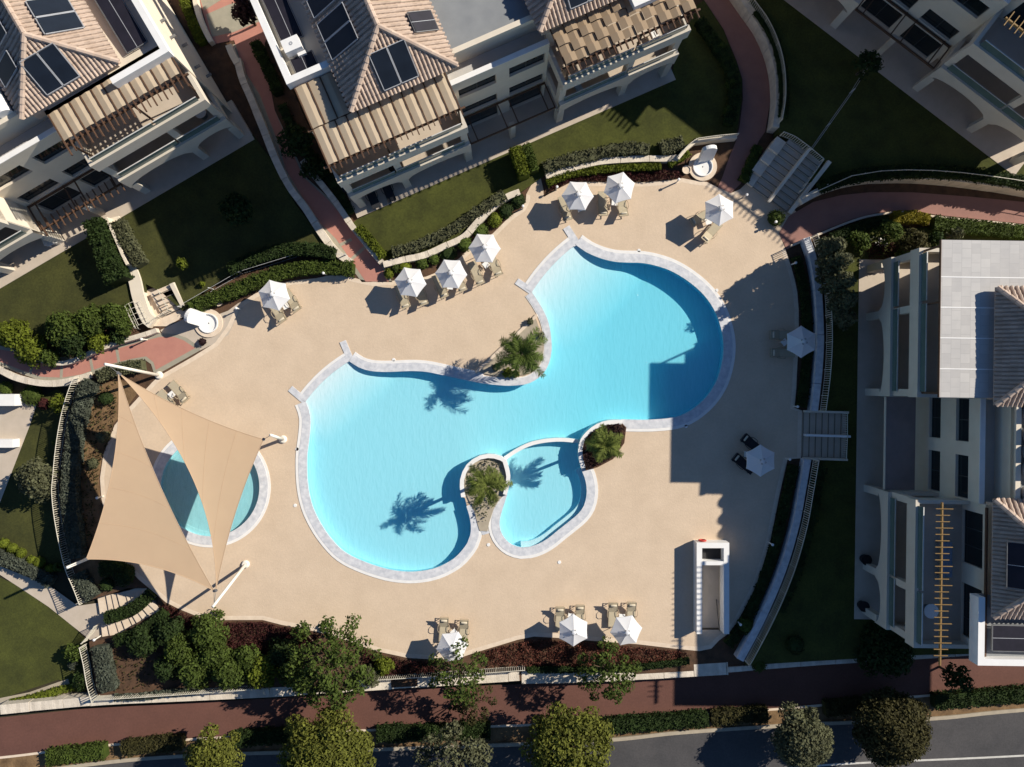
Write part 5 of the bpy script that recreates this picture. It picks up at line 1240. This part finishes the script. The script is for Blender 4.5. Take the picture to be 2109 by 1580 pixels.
# palms
def palm(label, px, py, h, R, nf, m, base=None, seed=1):
    q = P(px,py,h); x, y = q[0], q[1]; bx, by = (x,y) if base is None else P(*base,0)[:2]
    t = thing('palm_tree', label, 'palm tree', (bx,by,0), group='palms in the pool edge planters'); rr = random.Random(seed)
    tk = MB(); pts = [(bx+(x-bx)*k/8, by+(y-by)*k/8, 0.05+(h-0.1)*k/8) for k in range(9)]
    tk.tube(pts, [0.15-0.006*k+(0.012 if k%2 else 0) for k in range(9)], 10); tk.build('trunk', M_trunk, t, True)
    for k in range(nf):
        a = 2*math.pi*k/nf*1.0+rr.uniform(-0.25,0.25); el = math.radians(rr.choice([70,45,30,15,5])+rr.uniform(-6,6)); L = R*(0.62+0.6*rr.random())*(1.05 if el<0.9 else 0.85); n = 16
        f = MB(); pr = []; px_, pz = 0.0, 0.0; e = el
        for i in range(n+1):
            pr.append(Vector((x+px_*math.cos(a), y+px_*math.sin(a), h+pz))); px_ += L/n*math.cos(e); pz += L/n*math.sin(e); e -= math.radians(rr.uniform(4.2,7.0))
        f.tube(pr[::2], [0.025]*4+[0.015]*(len(pr[::2])-4), 5)
        sd = Vector((-math.sin(a),math.cos(a),0))
        for i in range(44):
            u = 0.10+0.90*i/44; ii = min(int(u*n),n-1); p = pr[ii]+(pr[ii+1]-pr[ii])*(u*n-ii); tg = (pr[ii+1]-pr[ii]).normalized(); up = sd.cross(tg)
            ll = R*0.27*(math.sin(math.pi*min(1,u*0.86+0.10))**0.5)*(0.8+0.4*rr.random())
            for s in (-1,1):
                ph = rr.uniform(-0.75,0.75); dr = (sd*s*math.cos(ph)*0.8+up*math.sin(ph)*0.8+tg*0.66).normalized(); wv = tg.cross(dr).normalized().cross(dr)*0.017
                mid_ = p+dr*ll*0.55; tip = p+dr*ll-Vector((0,0,ll*0.18))
                f.quad(p-wv,p+wv,mid_+wv*1.1,mid_-wv*1.1); f.add([mid_-wv*1.1,mid_+wv*1.1,tip],[(0,1,2)])
        f.build('frond', m, t)
palm('largest palm, dark green, in the stone bed on the pool edge', 1072,728,3.5,2.1,22,M_lf_palm,(1068,731),3)
palm('palm in the horseshoe planter between the basins', 1002,1000,3.9,1.75,17,M_lf_palm2,(1006,985),5)
palm('yellow green palm in the planter full of purple plants', 1246,918,3.8,1.75,17,M_lf_palm2,(1243,915),9)
cover('purple_plants', 'dense purple plants filling the curved planter', [(1279,872),(1251,874),(1230,882),(1212,895),(1203,910),(1200,925),(1201,945),(1208,966),(1230,960),(1260,944),(1283,912),(1288,882)], 0.55, M_lf_purple, 420, 0.07, 0.2)
for k,(x,y,r) in enumerate(((1022,757,0.35),(1046,768,0.45),(1062,770,0.35),(1092,662,0.28),(1114,690,0.3))):
    bush('agave', ['small spiky plant at the left of the big palm bed','yellowish spiky plants below the big palm','spiky plant beside the big palm near the coping','lone spiky plant at the top tip of the palm bed','spiky plant at the right rim of the palm bed'][k], x,y,r,0.4,M_lf_bright if k in (1,2) else M_lf_olive,0.1,0.11,0.5,'plant','small spiky plants in the palm bed')
cover('planter_plants', 'dry looking grasses and flowers in the horseshoe planter', [(1035,975),(1032,955),(1015,946),(998,946),(978,955),(966,972),(962,1000),(972,1035),(986,1070),(1000,1075),(1012,1040),(1030,1015)], 0.35, M_lf_olive, 45, 0.10, 0.1)

# hedges and shrubs
hedge('hedge','dense dark hedge on the deck side of the white wire rail',[(392,636),(430,617),(470,602),(530,578),(590,558),(650,550),(728,553)],1.1,0.95,M_lf_mid)
hedge('hedge','dark hedge on the lawn side of the white wire rail',[(470,556),(520,533),(580,515),(640,513),(690,522)],1.0,0.9,M_lf_dark,Z_A)
hedge('hedge','tall thick dark green hedge casting a broad shadow on the left lawn',[(190,452),(203,490),(219,530),(240,578)],1.65,1.9,M_lf_dark,Z_A,0.11)
hedge('hedge','feathery grey green hedge beside the ramp wall',[(240,455),(257,490),(274,520),(288,545)],1.1,1.0,M_lf_olive,Z_A,0.10)
hedge('hedge','bright green boxy hedge in front of the centre building',[(1060,303),(1070,332),(1080,362)],1.0,1.6,M_lf_bright,Z_B)
hedge('hedge','right half of the boxy hedge by the centre building, darker green',[(1082,298),(1093,325),(1101,352)],0.75,1.35,M_lf_mid,Z_B)
hedge('hedge','bright green strip hedge on the right of the middle path',[(737,468),(755,488),(772,508),(790,530)],0.75,0.7,M_lf_bright,Z_B)
hedge('shrub_row','olive shrubs along the lower edge of the middle lawn',[(808,520),(850,508),(890,492),(930,473),(965,448),(1000,425),(1040,400)],0.85,0.7,M_lf_olive,Z_B,0.10,110,'shrub row')
hedge('shrub_row','olive shrubs along the lawn above the red bed wall',[(1120,346),(1165,331),(1215,320),(1265,308),(1305,305),(1338,308)],1.0,0.75,M_lf_olive,Z_B,0.10,110,'shrub row')
hedge('shrub_row','olive shrubs at the right end of the lawn near the small railing',[(1362,305),(1385,299),(1408,292)],1.1,0.8,M_lf_olive,Z_B,0.10,110,'shrub row')
hedge('hedge','thin bright green hedge behind the dark red bed',[(1127,378),(1150,366),(1185,356),(1230,350),(1290,345),(1362,343)],0.55,0.65,M_lf_bright)
hedge('hedge','bright green hedge piece below the small railing by the shower',[(1378,338),(1398,327),(1418,312)],0.6,0.6,M_lf_bright)
for k,(x,y,r,m) in enumerate(((800,563,11,0),(815,552,10,1),(832,550,15,0),(869,541,14,1),(893,533,13,1),(924,522,19,2),(957,501,18,1),(990,475,18,1),(1018,452,17,0),(1042,433,17,2),(1067,411,17,2))):
    bush('box_shrub', ['small box shrub at the foot of the middle path','second box shrub from the middle path, partly shaded','bright rounded box shrub beside the first parasol of the row','box shrub above the gap between the first two parasols','box shrub left of the dark one above the middle parasol','dark rounded box shrub above the middle parasol','rounded box shrub left of the highest parasol','rounded box shrub above the highest parasol','bright box shrub third from the top of the row','dark box shrub second from the top of the row','topmost dark box shrub of the row by the upper path'][k], x,y,r/26,0.7,[M_lf_bright,M_lf_mid,M_lf_dark][m],group='rounded box shrubs along the garden wall')
hedge('hedge','bright green hedge at the top left beside the sunlit end wall',[(372,-20),(385,20),(398,50),(415,88)],0.75,0.7,M_lf_bright)
hedge('hedge','dark narrow hedge along the right of the upper path',[(524,85),(538,115),(555,150),(572,190)],0.9,0.9,M_lf_dark)
tree('shrub_tree','dark feathery shrub beside the left wall of the centre building',610,288,2.4,1.5,M_lf_dark,cat='tree',dens=0.8)
tree('shrub_tree','low dark shrub at the left corner of the centre building terrace',645,345,1.5,1.1,M_lf_dark,dens=0.8)
hedge('shrub_row','dim plants between the middle path wall and the centre building',[(580,215),(600,260),(640,320),(690,385),(722,440)],0.8,0.5,M_lf_dark,-0.03,0.1,70,'shrub row')
tree('purple_tree','dark purple leaved tree at the top edge beside the upper path',505,22,3.6,1.25,M_lf_purple,dens=1.2,nb=12)
tree('lawn_shrub','round dark shrub standing alone on the shaded left lawn',485,430,2.4,1.45,M_lf_dark,Z_A,1.2,cat='shrub')
tree('lawn_shrub','small bright green shrub on the left lawn by the steps',376,543,1.2,0.62,M_lf_bright,Z_A,1.2,0.11,8,cat='shrub')
bush('bush','tiny bright bush beside the hedge on the left lawn',415,584,0.22,0.5,M_lf_bright,Z_A)
hedge('hedge','dark olive hedge below the left red path under the tall sail post',[(292,752),(262,757),(230,764),(200,777)],0.95,0.9,M_lf_olive)
hedge('hedge','long grey green hedge inside the left boundary railing',[(186,785),(172,815),(162,850),(152,900),(147,950),(142,1000),(146,1060),(152,1110),(158,1150)],1.25,1.0,M_lf_grey,-0.03,0.095)
hedge('hedge','short grey green hedge piece above the curved garden steps',[(160,1180),(172,1205),(190,1232)],1.1,0.9,M_lf_grey,-0.03,0.095)
hedge('hedge','grey green hedge inside the bottom left railing corner',[(205,1332),(212,1375),(222,1425)],1.3,0.9,M_lf_grey,-0.03,0.095)
hedge('hedge','low grey green hedge spilling over the promenade wall',[(235,1438),(290,1436),(350,1428),(410,1424)],0.5,0.5,M_lf_grey,-0.03,0.095)
hedge('hedge','dark hedge island between the two curved flights of garden steps',[(215,1275),(240,1268),(268,1256),(292,1240),(312,1222)],0.95,0.8,M_lf_dark,-0.35)
hedge('hedge','grey green hedge along the garden path at the lower left',[(-40,1128),(0,1148),(40,1165),(75,1183),(105,1200)],1.0,0.8,M_lf_grey,LOW,0.095)
for k,(x,y,r) in enumerate(((5,1120,12),(22,1130,12),(40,1140,12),(62,1155,10),(78,1160,14),(100,1172,10))):
    bush('bush', ['first','second','third','fourth','fifth','sixth'][k]+' bright bush from the left in the row above the lower left hedge', x,y,r/26,0.6,M_lf_bright,LOW,group='bright bushes at the lower left')
tree('shrub_tree','grey green tree on the lower left lawn outside the railing',78,985,3.0,1.75,M_lf_olive,LOW,0.75,0.14,16)
tree('shrub_tree','small bright green tree outside the upper end of the left railing',122,832,2.2,0.85,M_lf_bright,LOW,0.7,0.13,9)
bush('bush','rounded mid green bush under the left path wall',62,815,0.9,0.8,M_lf_mid,LOW); bush('bush','low mid green bush at the left edge under the path wall',8,800,0.6,0.7,M_lf_mid,LOW)
bush('bush','dark red bush on the lower left lawn',88,832,0.5,0.7,M_lf_red,LOW); bush('bush','small green bush beside the left railing top',150,800,0.4,0.7,M_lf_mid,LOW); bush('bush','small bush by the gap in the left railing',112,912,0.3,0.6,M_lf_mid,LOW)
for k,(x,y,r,h,m,lab) in enumerate(((22,690,1.44,1.8,M_lf_bright,'bright green shrub at the left edge above the red path'),(62,722,1.50,1.4,M_lf_bright,'bright spreading shrub overhanging the left red path'),(100,735,0.96,1.2,M_lf_mid,'shrub drooping onto the left red path'),(130,678,1.80,2.2,M_lf_mid,'large feathery shrub in the middle of the left row'),(150,705,1.56,1.9,M_lf_dark,'dark feathery shrub below the largest one in the left row'),(185,660,1.56,2.0,M_lf_mid,'broad shrub behind the left path wall'),(196,704,1.02,1.4,M_lf_bright,'bright shrub beside the stone edge of the left path'),(232,650,1.44,1.9,M_lf_mid,'shrub left of the trellis arch'),(255,672,0.96,1.5,M_lf_mid,'shrub growing into the trellis arch'),(240,690,0.84,1.0,M_lf_dark,'low dark shrub by the trellis arch'))):
    tree('garden_shrub', lab, x,y,h,r,m,0.2,0.85,0.12,18,cat='shrub',low=0.15,br=0.36,group='garden shrubs above the left path')
cover('dry_plants','dry brown plants and bare soil in the left bed beside the sails',[(205,800),(238,785),(240,850),(228,900),(205,960),(195,1040),(200,1120),(185,1150),(165,1120),(163,1040),(170,960),(182,880)],0.4,M_lf_dull,26,0.12)
for x,y,r,h,lab in ((215,820,0.6,0.8,'dark green shrub in the dry left bed near the sail corner'),(210,900,0.55,0.8,'round olive shrub in the dry left bed'),(188,955,0.5,0.6,'small shrub beside the grey green hedge in the dry bed'),(250,1185,1.0,0.9,'dark shrub below the larger sail near the steps'),(218,1205,0.6,0.6,'dry yellowish shrub near the head of the steps')):
    bush('bush',lab,x,y,r,h,M_lf_dark if '1185' in str(y) or r==0.6 else M_lf_olive)
hedge('hedge','dark hedge under the larger sail at the deck edge',[(205,1172),(235,1172),(262,1186)],1.2,0.9,M_lf_dark)
# bottom beds
cover('red_shrubs','dark red low shrubs at the bottom of the deck beside the steps',[(340,1243),(370,1258),(410,1274),(428,1284),(405,1300),(370,1290),(345,1268),(330,1250)],0.5,M_lf_red,260,0.085)
cover('red_shrubs','dark red low shrub bed above the big bottom tree',[(456,1283),(500,1281),(541,1281),(580,1290),(623,1299),(660,1307),(648,1330),(590,1345),(520,1348),(470,1338),(455,1312)],0.5,M_lf_red,260,0.085)
cover('red_shrubs','dark red plants left of the lone bottom parasol',[(745,1336),(779,1347),(839,1360),(900,1364),(900,1392),(830,1398),(775,1396),(750,1375)],0.45,M_lf_red,220,0.085)
cover('red_shrubs','rusty red plants under the bottom pair of parasols',[(985,1348),(1036,1331),(1100,1316),(1208,1323),(1314,1332),(1400,1341),(1425,1348),(1380,1362),(1250,1378),(1150,1376),(1085,1372),(1010,1372)],0.45,M_lf_rust,200,0.085)
cover('red_shrubs','dark red flower bed behind the two upper parasols',[(1132,386),(1150,372),(1190,362),(1240,356),(1300,352),(1362,350),(1402,352),(1408,362),(1392,367),(1329,373),(1215,372),(1177,372),(1147,387),(1135,392)],0.45,M_lf_red,260,0.085)
hedge('hedge','mid green hedge on the bank below the rusty red plants',[(1085,1380),(1160,1380),(1240,1378),(1330,1372),(1420,1362)],0.5,0.5,M_lf_dark)
cover('fallen_leaves','brown soil with dry shrubs in the bottom left bed',[(235,1335),(300,1328),(335,1345),(340,1400),(300,1420),(238,1422)],0.25,M_lf_dull,22,0.10)
for k,(x,y,h,r,m,lab) in enumerate(((292,1322,1.5,1.5,M_lf_dark,'dark shrub at the left end of the bottom shrubs'),(345,1300,1.7,1.4,M_lf_dark,'shrub beside the dark red plants at the steps'),(368,1340,2.0,1.5,M_lf_mid,'shrub with pale leaves in the bottom left cluster'),(425,1305,2.4,1.7,M_lf_mid,'broad leaved shrub close to the deck at the bottom left'),(398,1382,2.2,1.7,M_lf_mid,'round shrub above the bottom railing on the left'),(440,1352,2.2,1.6,M_lf_mid,'shrub in the middle of the bottom left cluster'),(470,1385,2.2,1.8,M_lf_mid,'shrub above the bottom railing under the dark red bed'),(505,1360,1.9,1.5,M_lf_mid,'shrub touching the lower rim of the dark red bed'),(540,1385,2.2,1.7,M_lf_bright,'yellow green shrub left of the big bottom tree'),(580,1352,2.0,1.5,M_lf_dark,'dark shrub between the red bed and the big tree'),(600,1390,1.8,1.4,M_lf_mid,'low shrub under the left side of the big tree'),(790,1372,1.3,0.95,M_lf_bright,'small yellow green shrub right of the big bottom tree'),(762,1395,1.4,1.0,M_lf_olive,'olive shrub by the railing right of the big bottom tree'))):
    tree('garden_shrub', lab, x,y,h,r,m,-0.03,0.9,0.12,18,cat='shrub',low=0.15,br=0.36,group='garden shrubs along the bottom edge')
hedge('hedge','dark green hedge along the steps above the bottom left bed',[(235,1322),(280,1306),(318,1282),(340,1262)],0.9,0.8,M_lf_dark)
tree('garden_shrub','dark shrub in front of the bottom left hedge cluster',345,1378,1.7,1.35,M_lf_dark,-0.03,0.9,0.12,18,cat='shrub',low=0.15,br=0.36,group='garden shrubs along the bottom edge')
tree('leafy_tree','large bright green tree at the bottom centre left spilling over the promenade',672,1374,5.4,3.4,M_lf_mid,-0.03,0.62,0.14,64,0.7,0.16,1.0,low=0.25,br=0.18)
tree('thin_tree','thin tree beside the lone bottom parasol with sparse leaves',948,1392,4.4,2.3,M_lf_mid,-0.3,0.75,0.13,26,0.7,0.09,0.95,low=0.4,br=0.21)
tree('thin_tree','sparse low tree leaning over the promenade at the bottom centre',975,1452,3.2,1.75,M_lf_dull,LOW,0.7,0.13,18,0.7,0.08,0.95,low=0.4,br=0.23)
tree('thin_tree','thin tree in front of the right bottom parasol',1252,1388,4.6,2.4,M_lf_mid,-0.3,0.75,0.13,26,0.7,0.09,0.95,low=0.4,br=0.22)
tree('street_tree','yellow green street tree at the bottom edge left of centre',442,1562,5.6,2.3,M_lf_pine,LOW,0.95,0.13,34,0.8,0.15,0.75,low=0.45,br=0.32)
tree('street_tree','large yellow green street tree at the bottom edge, the widest',675,1570,6.4,3.8,M_lf_pine,LOW,0.95,0.13,70,0.8,0.2,0.85,low=0.4,br=0.24)
tree('street_tree','olive coloured open street tree at the bottom centre',935,1566,5.4,2.9,M_lf_olive,LOW,0.8,0.13,34,0.8,0.14,0.88,low=0.4,br=0.22)
tree('street_tree','yellow green street tree under the bottom parasols',1175,1545,6.2,3.5,M_lf_pine,LOW,0.85,0.13,56,0.8,0.18,0.85,low=0.4,br=0.23)
tree('street_tree','round dark grey green street tree left of the biggest round one',1652,1525,4.6,2.5,M_lf_olive,LOW,1.25,0.12,44,0.85,0.16,0.72,low=0.45,br=0.32)
tree('street_tree','round dense street tree at the lower right beside the road',1840,1505,5.0,3.0,M_lf_dull,LOW,1.35,0.12,56,0.85,0.18,0.75,low=0.45,br=0.30)
tree('dark_tree','dark tree in shade between the promenade and the right building',1825,1340,3.6,2.4,M_lf_dark,LOW,0.9,0.16,22)
tree('dark_tree','slim dark tree at the foot of the right building near the promenade',1975,1400,4.2,1.2,M_lf_dark,LOW,0.7,0.16,10)
bush('bush','yellow green bush hanging over the promenade wall in shade',1565,1372,0.6,0.7,M_lf_mid,-0.1)
for px_,m,lab in (([(95,1562),(150,1555),(215,1548)],M_lf_mid,'green shrubs on the verge at the bottom left corner'),([(250,1542),(310,1536),(375,1530)],M_lf_dull,'brownish low hedge on the verge left of the first street tree'),([(480,1524),(560,1518),(640,1514),(710,1513)],M_lf_dark,'dark verge hedge behind the widest street tree'),([(775,1513),(860,1511),(940,1508),(1010,1506)],M_lf_dark,'clipped verge hedge below the sparse low tree'),([(1105,1504),(1200,1499),(1290,1493),(1380,1487),(1460,1481)],M_lf_dark,'long clipped verge hedge right of centre'),([(1465,1480),(1520,1476),(1582,1471)],M_lf_dull,'brown clipped verge hedge left of the round street tree'),([(1700,1461),(1780,1455),(1850,1450)],M_lf_dull,'verge hedge behind the biggest round street tree'),([(1925,1446),(2000,1440),(2080,1434),(2200,1424)],M_lf_dark,'verge hedge at the lower right corner')):
    hedge('hedge',lab,px_,1.25,0.9,m,LOW,0.09)
hedge('hedge','low shrubs beside the gravel path at the lower left',[(20,1448),(60,1440),(110,1426),(165,1412)],0.6,0.5,M_lf_bright,LOW,0.1,80)
for x,y,r,h,m,lab in ((150,1345,0.9,1.4,M_lf_mid,'green shrub outside the bottom left railing'),(148,1370,0.45,0.7,M_lf_grey,'round grey shrub on the lower left lawn edge'),(165,1405,0.9,1.2,M_lf_dark,'dark shrub at the corner of the gravel path'),(118,1168,0.4,0.7,M_lf_mid,'small shrub in the shade outside the left railing')):
    tree('garden_shrub', lab, x,y,h,r,m,LOW,1.0,0.13,10,cat='shrub',low=0.2)
# right hand side
hedge('shrub_row','dark plants between the deck and the upper right retaining wall',[(1640,528),(1652,570),(1660,620),(1664,690),(1662,750),(1655,815),(1650,838)],0.75,0.5,M_lf_dark,-0.03,0.1,90,'shrub row')
hedge('shrub_row','dark plants between the deck and the lower right retaining wall',[(1636,958),(1622,1020),(1604,1100),(1585,1165),(1558,1235),(1530,1290),(1500,1330)],0.8,0.55,M_lf_dark,-0.03,0.1,90,'shrub row')
bush('bush','yellowish shrub at the lower right corner of the deck',1538,1290,0.75,0.9,M_lf_mid); bush('bush','round green bush where the right path meets the deck',1601,447,0.7,1.0,M_lf_mid)
hedge('hedge','dark hedge strip between the top right path and the stairs',[(1562,300),(1548,335),(1532,372)],0.75,0.7,M_lf_mid)
hedge('hedge','dim hedge along the top of the wall above the right path',[(1690,385),(1745,366),(1810,356),(1890,352),(1970,355),(2060,366),(2160,384)],1.0,0.8,M_lf_dark,Z_C)
hedge('hedge','dim hedge on the outer side of the top right path wall',[(1560,20),(1592,70),(1608,120),(1616,180),(1614,240)],0.7,0.6,M_lf_dark,Z_C)
hedge('shrub_row','dark shrubs between the right end lawn and the top right path',[(1440,40),(1475,90),(1505,140),(1513,200),(1500,255)],0.9,0.8,M_lf_dark,Z_B,0.11,80,'shrub row')
for x,y,r in ((1487,95,0.5),(1508,170,0.55),(1502,225,0.45)): bush('bush', {95:'dim green bush highest beside the top right path',170:'dim bush in the middle beside the top right path',225:'olive bush lowest beside the top right path'}[y], x,y,r,0.8,M_lf_mid,Z_B)
hedge('hedge','yellow flowering hedge below the kerb of the right hand path',[(1840,448),(1880,446),(1915,452)],0.95,0.85,leafm('yellow green flowering leaves',(0.24,0.20,0.015)),Z_D)
hedge('hedge','dark green hedge along the lower kerb of the right hand path',[(1925,458),(1990,466),(2060,473),(2150,482)],1.1,0.9,M_lf_mid,Z_D)
hedge('hedge','dark hedge starting beside the railing below the right path',[(1715,492),(1750,476),(1790,462),(1830,452)],0.8,0.8,M_lf_dark,Z_D)
for x,y,h,r,m,lab in ((1775,498,2.2,1.0,M_lf_mid,'green shrub left of the white stones by the right building'),(1836,478,2.4,1.1,M_lf_mid,'bright leaved shrub above the white stones'),(1885,500,2.6,1.4,M_lf_dull,'dark brownish shrub beside the pale flat roof'),(1930,495,1.8,0.9,M_lf_dark,'dark shrub at the corner of the pale flat roof'),(1970,482,2.0,0.6,M_lf_olive,'small grey green shrub above the pale flat roof'),(1865,525,1.6,0.8,M_lf_mid,'round shrub by the first column of the right building')):
    tree('garden_shrub', lab, x,y,h,r,m,Z_D,0.9,0.13,10,cat='shrub',low=0.2,group='shrubs between the right path and the right building')
cover('red_shrubs','dark red plants at the end of the right building terrace',[(1780,500),(1870,498),(1880,535),(1790,533)],0.35,M_lf_red,150,0.09,Z_D)
for k,(x,y,h,r) in enumerate(((1716,508,5.2,0.95),(1724,542,5.6,0.95),(1731,580,5.4,0.95),(1738,618,4.6,0.95),(1742,655,3.4,0.9))):
    tree('slim_tree', ['topmost','second','third','fourth','lowest'][k]+' slim grey green tree in the column behind the upper right railing', x,y,h,r,M_lf_olive,Z_D,1.7,0.13,28,1.2,0.07,low=0.15,group='slim trees behind the right railing')
hedge('hedge','tall grey green hedge under the slim trees at the upper right railing',[(1712,503),(1721,540),(1728,580),(1735,620),(1740,660)],1.0,2.6,M_lf_olive,Z_D,0.12,110)
hedge('shrub_row','dim low shrubs behind the lower right railing',[(1690,960),(1678,1030),(1660,1110),(1635,1190),(1605,1260)],1.0,0.6,M_lf_dark,Z_D,0.11,70,'shrub row')
bush('bush','dark hanging plant by the planting at the deck edge stairs',1640,1330,0.8,0.8,M_lf_dark,Z_D)
tree('dark_tree','dark climbing shrub at the pergola of the top right building',1790,130,3.2,1.2,M_lf_dark,Z_C,0.8,0.15,10)
cover('stone_chips','white and brown stone pieces in the bed by the right building',[(1790,488),(1825,484),(1830,505),(1800,510)],0.12,mat('white stones',(0.6,0.58,0.55),None,3,0.8),40,0.16,Z_D)
for k,(x,y) in enumerate(((1316,516),(811,741),(1476,598),(608,1041),(1152,1158),(612,925),(1006,1122),(1413,878))):
    q = P(x,y,0); o = MB().lathe((q[0],q[1],0.0), [(0.0,0.035),(0.13,0.035),(0.14,0.0)], 16).build('skimmer_lid', M_white); tag(o, 'white skimmer lid in the deck '+['above the right pool lobe','above the left pool lobe','at the far right of the pool','at the left of the pool','below the small basin','left of the upper left lobe edge','below the horseshoe planter','below the pool in the shade'][k], 'lid', 'skimmer lids around the pool')
bush('bush','small dark plant in the paved apron beside the sunlit shower',415,704,0.32,0.5,M_lf_purple)
